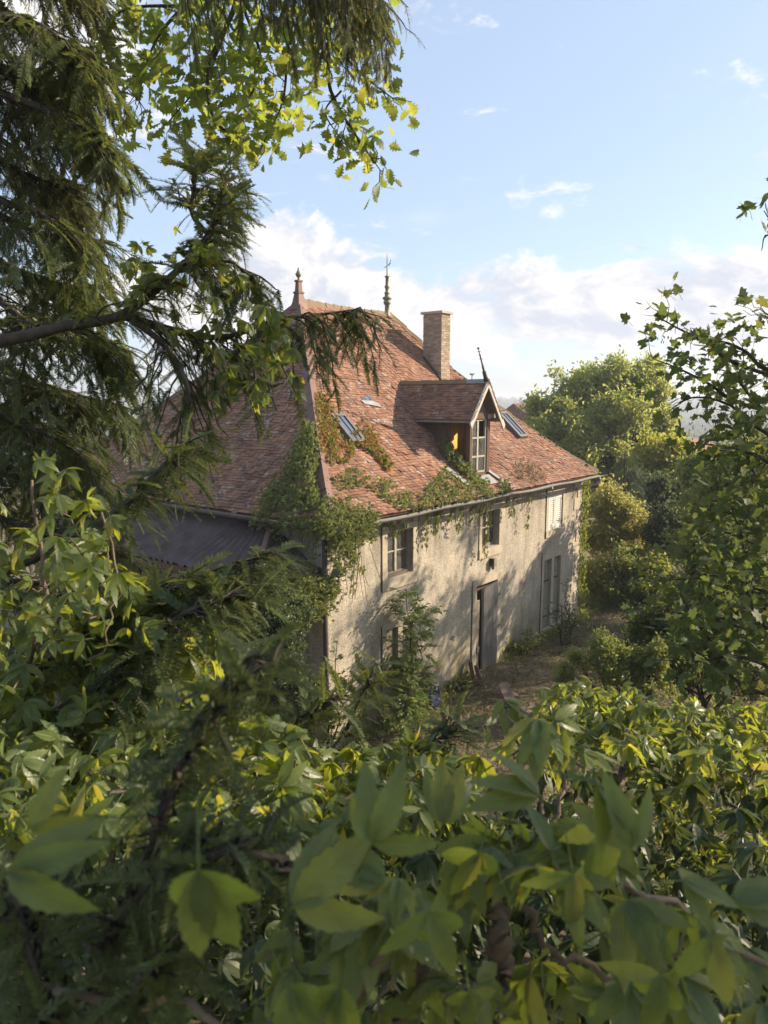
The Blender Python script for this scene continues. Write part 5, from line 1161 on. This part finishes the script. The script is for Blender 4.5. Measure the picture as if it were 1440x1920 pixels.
def oak():
    b = sr(3.2, -6.2); b[2] = float(hgt(b[0], b[1])); t = thing('oak_tree', b, 'oak with bright backlit lobed leaves hanging into the top of the view', 'tree')
    top = at(420, -420, 5.4); m = MB(); m.tube(spline([b-(0, 0, .3), b+(0, 0, 4), (b+top)/2+(0, 0, 2.5), top], 14), np.linspace(.3, .05, 14), 9); m.build('trunk', MT['bark'], t, True)
    d = 5.4; L = [([(420, -420, d), (450, -60, d), (420, 60, d), (380, 150, d), (310, 235, d)], 60, .03), ([(420, 60, d), (392, 120, d-.2), (395, 210, d-.3), (440, 260, d-.3)], 45, .016), ([(420, -420, d), (560, -60, d), (600, 60, d), (620, 170, d), (665, 250, d), (715, 322, d)], 62, .028), ([(600, 60, d), (670, 130, d+.1), (710, 165, d+.1), (748, 192, d+.1)], 20, .01),
        ([(420, -420, d), (440, -50, d+.3), (490, 120, d+.3), (430, 240, d+.3)], 60, .02), ([(450, -60, d), (350, 10, d-.3), (290, 80, d-.4), (255, 190, d-.4)], 55, .018), ([(560, -60, d), (540, 80, d+.2), (530, 190, d+.2), (490, 275, d+.2)], 55, .016), ([(640, 170, d), (610, 210, d), (640, 262, d)], 14, .008), ([(560, -60, d), (660, 20, d+.4), (710, 60, d+.4)], 30, .012), ([(350, 10, d-.3), (230, 20, d-.3), (190, 90, d-.3)], 34, .012)]
    ex = [at(q[0], q[1], d+random.uniform(-.5, .6)) for q in clumped(poly_pts([(220, -60), (700, -60), (690, 60), (620, 130), (560, 230), (470, 270), (300, 220), (220, 100)], 620), .6, .03, 5)]
    leafy_boughs(t, 'oak', oak_t, L, 2, .22, .105, MT['oak'], extra=ex, droop=-.3, upn=.45, nj=.8)
oak()
def maple():
    b = sr(7.2, 6.4); b[2] = float(hgt(b[0], b[1])); t = thing('maple_tree', b, 'maple leaning in from the right with dark pointed leaves and seed bunches', 'tree')
    m = MB(); c = sr(6.6, 6.0, 9.5); tp = spline([b-(0, 0, .4), b+(0, 0, 2), (b+c)/2+RT*.2, c], 12); m.tube(tp, np.linspace(.2, .08, 12), 9); m.build('trunk', MT['bark'], t, True); d = 6.2
    L = []
    for (pts, k) in (([(1400, 690), (1320, 640), (1270, 615), (1228, 590)], 34), ([(1400, 760), (1330, 720), (1270, 690), (1222, 672)], 26), ([(1450, 820), (1370, 760), (1300, 745), (1255, 770)], 40), ([(1450, 700), (1400, 660), (1350, 640), (1330, 660)], 40), ([(1470, 640), (1450, 600), (1425, 580)], 16), ([(1470, 880), (1410, 850), (1360, 840), (1330, 870)], 34), ([(1470, 960), (1410, 920), (1370, 905), (1340, 930)], 34),
                     ([(1460, 1040), (1370, 1000), (1330, 1000), (1290, 1030)], 40), ([(1460, 1120), (1360, 1080), (1290, 1085), (1215, 1090)], 44), ([(1470, 1200), (1370, 1170), (1290, 1150), (1220, 1150)], 50), ([(1470, 1260), (1380, 1230), (1310, 1240), (1240, 1230)], 44), ([(1450, 780), (1390, 720), (1370, 700), (1340, 690)], 30), ([(1460, 920), (1410, 880), (1400, 840), (1390, 800)], 40), ([(1400, 1290), (1330, 1200), (1290, 1140), (1265, 1080)], 30), ([(1440, 1180), (1400, 1080), (1390, 1000), (1370, 960)], 50)):
        dd = d+random.uniform(-.7, .7); L.append(([(1910, pts[0][1]+110, 6.9), (1640, pts[0][1]+60, d+.3)]+[(x, y, dd) for x, y in pts], k, .026))
    L.append(([(1910, 640, 6.9), (1640, 560, 5.4), (1500, 480, 5), (1440, 440, 5), (1428, 470, 5)], 9, .012)); L.append(([(1500, 480, 5), (1450, 420, 5), (1432, 395, 5)], 6, .008))
    ex = [at(q[0], q[1], d+random.uniform(-.8, 1.5)) for q in clumped(poly_pts([(1380, 700), (1440, 640), (1500, 640), (1500, 1300), (1270, 1280), (1250, 1160), (1320, 1020), (1370, 860)], 900), .5, .03, 9)]
    leafy_boughs(t, 'maple', maple_t, L, 2, .32, .128, MT['maple'], extra=ex, nj=.65, droop=-.5)
    # crown above and outside the frame: it shades the bank below the camera
    bl = [((1.9, 5.0, 9.3), .5), ((5.8, 6.2, 10.6), 1.5), ((6.8, 7.6, 9.6), 1.5), ((4.8, 7.4, 11.2), 1.1), ((5.4, 4.8, 8.6), .9), ((7.6, 6.0, 8.8), 1.2), ((3.6, 8.4, 12.2), 1.0), ((1.5, 7.2, 10.2), 1.1), ((1.0, 5.4, 9.2), 1.0), ((1.2, 4.4, 8.6), .8)]; P, Nn = [], []; bm = MB()
    for (s, r, z), R in bl:
        cc = sr(s, r, z); bm.tube(limb_path(tp[8], cc, 6, .1), np.linspace(.06, .015, 6), 5)
        for q in range(9):
            o = cc+rvec(1)[0]*R*.8; k = 30 if s > 2 else 19; P += list(o+rvec(k)*(R*.38*rng.random((k, 1))**.4)); Nn += list(rvec(k)*.4+[0, 0, 1])
    bm.build('limbs', MT['bark'], t, True, kind='stuff'); P, Nn = np.array(P), unit(np.array(Nn)); inst('crown', maple_t, P, rvec(len(P))*[1, 1, .4]+[0, 0, -.2], Nn, .19*rng.uniform(.7, 1.2, len(P)), MT['maple'], t)
    m = MB()   # seed bunches
    for (x, y) in ((1310, 625), (1240, 630), (1340, 740), (1300, 800), (1280, 870), (1340, 790)):
        p = at(x, y, 6.1)
        for _ in range(14): q = p+rng.normal(size=3)*.045; m.add([q, q+(.012, .004, -.03), q+(.03, .0, -.012)], [(0, 1, 2)])
    m.build('seeds', MT['litter'], t, kind='stuff')
maple()
# ------------------------------------------------------------------ creeper masses on the near bank
def vine(label, base, pts, size, temps, mat, nsing, up=.75, cam=.35, jitter=.5, lines=(), lr=.006, droop=-.3, name='creeper_vine', out=None):
    """pts: list of world points; leaves face the light above and the viewer; a few twining stems"""
    base = np.asarray(base, float); t = thing(name, base, label, 'creeper', 'creeper vines on the near bank'); m = MB(); P = np.array(pts); k = len(P)
    for ln in lines:
        q = spline([at(*p) for p in ln[0]], 18); q[1:-1] += rng.normal(size=(16, 3))*.006; ms_ = MB(); ms_.tube(q, np.linspace(ln[1], ln[2], 18), 8); ms_.build('stem', MT['vine'], t, True)
    o = rng.permutation(k)[:max(6, k//5)]
    for i in o:
        dd = np.linalg.norm(P-P[i], axis=1); j = np.argsort(dd)[random.randint(2, 6)]; m.tube(limb_path(P[i]-(0, 0, size*.35), P[j]-(0, 0, size*.35), 5, .18), lr*.45, 4, cap=False)
    m.build('twigs', MT['vine'], t, True, kind='stuff')
    toc = unit(CAM-P); Nn = unit(np.array([0, 0, up])+toc*cam+rng.normal(size=(k, 3))*jitter); D = unit(rvec(k)*[1, 1, .4]+toc*.35+np.array([0, 0, droop])); sc = size*rng.uniform(.6, 1.2, k)
    dist = np.linalg.norm(P-CAM, axis=1); o = np.argsort(dist/sc); P, D, Nn, sc = P[o], D[o], Nn[o], sc[o]; s = min(nsing, k)
    singles('leaf', [temp_mesh('leaf', q, mat) for q in temps], P[:s], D[:s], Nn[:s], sc[:s], t)
    if k > s: inst('leaves', creep_md, P[s:], D[s:], Nn[s:], sc[s:], mat, t)
    return t
def region(poly, n, d0, d1, am=.5, sc=.02, seed=1, slope=None):
    pts = clumped(poly_pts(poly, n), am, sc, seed); return [at(x, y, (slope(x, y) if slope else random.uniform(d0, d1))+(random.uniform(-.15, .25) if slope else 0)) for x, y in pts]
CR = MT['creeper']
vine('tall sunlit creeper with big five part leaves clothing the yew on the far left', at(60, 1500, 2)*[1, 1, 0]+[0, 0, 5.2], region([(-80, 850), (60, 840), (170, 900), (240, 1000), (250, 1130), (330, 1230), (330, 1400), (-80, 1420)], 290, 1.8, 2.5, .5, .03, 3), .085, creep_hi, CR, 300,
     lines=(([(-60, 1600, 2.1), (40, 1300, 2.1), (80, 1100, 2.1), (60, 900, 2.1)], .012, .004), ([(0, 1560, 2), (170, 1350, 2.1), (230, 1150, 2.2), (190, 960, 2.2)], .009, .003)))
vine('sunlit yellow green creeper tangle low in front of the yew', at(250, 1600, 1.7)-(0, 0, .7), region([(-60, 1260), (200, 1230), (330, 1270), (470, 1330), (560, 1370), (600, 1440), (560, 1560), (300, 1560), (-60, 1580)], 560, 1, 2, .35, .02, 4, slope=lambda x, y: 2.15-.0026*(y-1250)), .088, creep_hi, CR, 300,
     lines=(([(0, 1420, 1.7), (200, 1450, 1.7), (400, 1440, 1.8), (620, 1480, 1.8)], .008, .004), ([(150, 1700, 1.5), (280, 1500, 1.7), (420, 1400, 1.8), (520, 1380, 1.9)], .007, .003)))
vine('loose creeper sprays at middle bottom below the ash sapling', at(700, 1620, 1.8)-(0, 0, .7), region([(520, 1390), (640, 1400), (760, 1380), (860, 1400), (900, 1440), (860, 1540), (560, 1560)], 300, 1, 2, .4, .02, 6, slope=lambda x, y: 2.3-.004*(y-1380)), .08, creep_hi, CR, 220,
     lines=(([(560, 1560, 1.7), (640, 1500, 1.8), (740, 1480, 1.9), (800, 1440, 2.0)], .006, .003),))
vine('long shaded creeper hank hung among the upper yew boughs', at(420, 600, 3.1)-(0, 0, .6), region([(230, 470), (330, 420), (420, 470), (500, 540), (530, 610), (530, 700), (480, 760), (430, 700), (330, 620), (240, 560)], 190, 2.9, 3.5, .55, .025, 7)+region([(390, 700), (440, 690), (450, 760), (410, 780)], 26, 3, 3.3, .9, .02, 8)+region([(490, 560), (535, 590), (570, 740), (510, 700)], 34, 3, 3.4, .6, .02, 8), .068, creep_md, CR, 260, droop=-.8, up=.5)
vine('creeper fringe hanging at the middle of the left side below the shed roof', at(400, 1200, 2.3)-(0, 0, .8), region([(270, 1080), (380, 1100), (420, 1180), (410, 1260), (330, 1280), (250, 1200)], 95, 2.1, 2.6, .6, .02, 9)+region([(130, 1120), (230, 1080), (280, 1180), (240, 1230), (140, 1220)], 60, 2, 2.5, .6, .02, 10), .088, creep_hi, CR, 160, droop=-.7, up=.6)
vine('dense creeper covering the bank at right with sunlit small leaves on top', at(1250, 1500, 2.7)-(0, 0, 1.0), region([(1010, 1320), (1050, 1275), (1110, 1275), (1200, 1290), (1330, 1325), (1460, 1315), (1460, 1430), (1250, 1430), (1080, 1400), (1000, 1380)], 560, 2, 3, .25, .02, 11, slope=lambda x, y: 3.3-.0045*(y-1260))+region([(1000, 1380), (1460, 1400), (1460, 1660), (1280, 1600), (1080, 1480)], 190, 2.2, 2.8, .5, .03, 12), .074, creep_hi, CR, 300,
     lines=(([(1100, 1620, 2.4), (1180, 1500, 2.6), (1300, 1420, 2.7), (1440, 1400, 2.7)], .008, .004), ([(1480, 1620, 2.3), (1380, 1520, 2.5), (1250, 1450, 2.7), (1120, 1400, 2.8)], .008, .004)))
vine('creeper whorls rising on thin stalks beside the yard path', at(960, 1500, 1.5)-(0, 0, .5), [at(x, y, 1.55+random.uniform(-.1, .2)) for x, y in ((945, 1312), (1010, 1350), (1000, 1380), (960, 1390), (1060, 1400), (1095, 1410), (900, 1420), (1040, 1350), (985, 1345))], .11, creep_hi, CR, 20,
     lines=(([(1010, 1560, 1.5), (1000, 1450, 1.55), (960, 1360, 1.55), (945, 1312, 1.55)], .005, .003), ([(1030, 1560, 1.5), (1060, 1450, 1.55), (1040, 1400, 1.55), (975, 1330, 1.55)], .005, .003)))
def hero():
    t = vine('large leaved creeper arching on bark covered stems at the bottom of the view', at(900, 2050, .75)-(0, 0, .3), region([(560, 1720), (660, 1660), (800, 1620), (900, 1570), (1100, 1570), (1240, 1640), (1420, 1760), (1480, 1980), (330, 1980), (440, 1860)], 105, .66, .95, .6, .012, 13)+region([(880, 1545), (1000, 1520), (1160, 1545), (1230, 1610), (900, 1620)], 24, .75, .95, .8, .02, 14)+region([(300, 1860), (1450, 1820), (1450, 2010), (300, 2010)], 36, .9, 1.3, .8, .02, 15), .076, creep_hi, CR, 300, up=.8, cam=.6, jitter=.45,
         lines=(([(760, 2000, .78), (800, 1820, .80), (880, 1690, .82), (990, 1612, .84), (1150, 1640, .84), (1270, 1710, .84), (1460, 1820, .84)], .010, .004), ([(930, 1650, .82), (1060, 1670, .80), (1140, 1730, .80), (1250, 1790, .8)], .0075, .003), ([(1010, 2000, .80), (945, 1820, .80), (925, 1670, .82)], .020, .011), ([(520, 2000, .7), (680, 1830, .74), (800, 1730, .8), (880, 1680, .82)], .016, .006), ([(960, 1650, .84), (1000, 1750, .82), (1120, 1820, .8), (1330, 1870, .8)], .006, .003), ([(-40, 1840, .75), (120, 1860, .72), (260, 1885, .7), (420, 1930, .7)], .006, .004)))
    b = base_of(t); ms = [temp_mesh('leaf', creeper_leaf(200+i, 14, .13, .55, n), CR) for i, n in enumerate((3, 4, 5, 3, 4))]
    # the leaves nearest the lens, each where it hangs: centre, distance, leaflet length, way it points, how far it faces up
    for i, (x, y, d, ln, ang, upf, cf) in enumerate(((552, 1700, .56, .095, 40, .45, .8), (372, 1634, .47, .088, 172, .55, .75), (803, 1712, .60, .075, 150, .7, .8), (1010, 1490, .66, .080, -55, .9, .35), (1120, 1470, .64, .09, 118, .9, .35), (1185, 1590, .62, .075, -20, .3, 1.0), (830, 1545, .72, .075, 10, .5, .6), (700, 1580, .55, .075, 20, .2, .9), (15, 1640, .50, .08, 75, .5, .8), (1280, 1650, .62, .07, 90, .8, .4), (1330, 1760, .6, .07, 160, .5, .8), (1380, 1690, .62, .07, 60, .8, .5), (1075, 1640, .66, .07, 175, .2, 1.0), (640, 1850, .6, .075, 200, .6, .7), (900, 1600, .7, .075, 200, .2, 1), (60, 1560, .55, .06, 20, .6, .7), (720, 1650, .68, .07, -60, .7, .5), (1240, 1830, .6, .075, 190, .5, .7), (540, 1850, .58, .07, 150, .6, .6), (880, 1860, .62, .06, 170, .7, .7), (1150, 1540, .7, .075, 190, .2, 1))):
        p = at(x, y, d); a = math.radians(ang); D = unit(RT*math.sin(a)+UP*math.cos(a)-FW*.15); Nn = unit(-FW*cf+ZZ*upf+rng.normal(size=3)*.12); singles('leaf', [ms[i % 5]], p[None], D[None], Nn[None], np.array([ln]), t)
hero()
# ------------------------------------------------------------------ the air
def haze():
    m = MB(); m.box(CAM[0]-2300, CAM[0]+2300, CAM[1]-2300, CAM[1]+2300, -32, 25); k = NT('pale_air'); v = k.n('ShaderNodeVolumePrincipled'); v.inputs['Color'].default_value = (.86, .92, 1, 1); v.inputs['Density'].default_value = .0009; v.inputs['Anisotropy'].default_value = .2
    k.l(v.outputs[0], k.out.inputs[1]); m.build('haze', k.m, None, False, 'stuff')
haze()
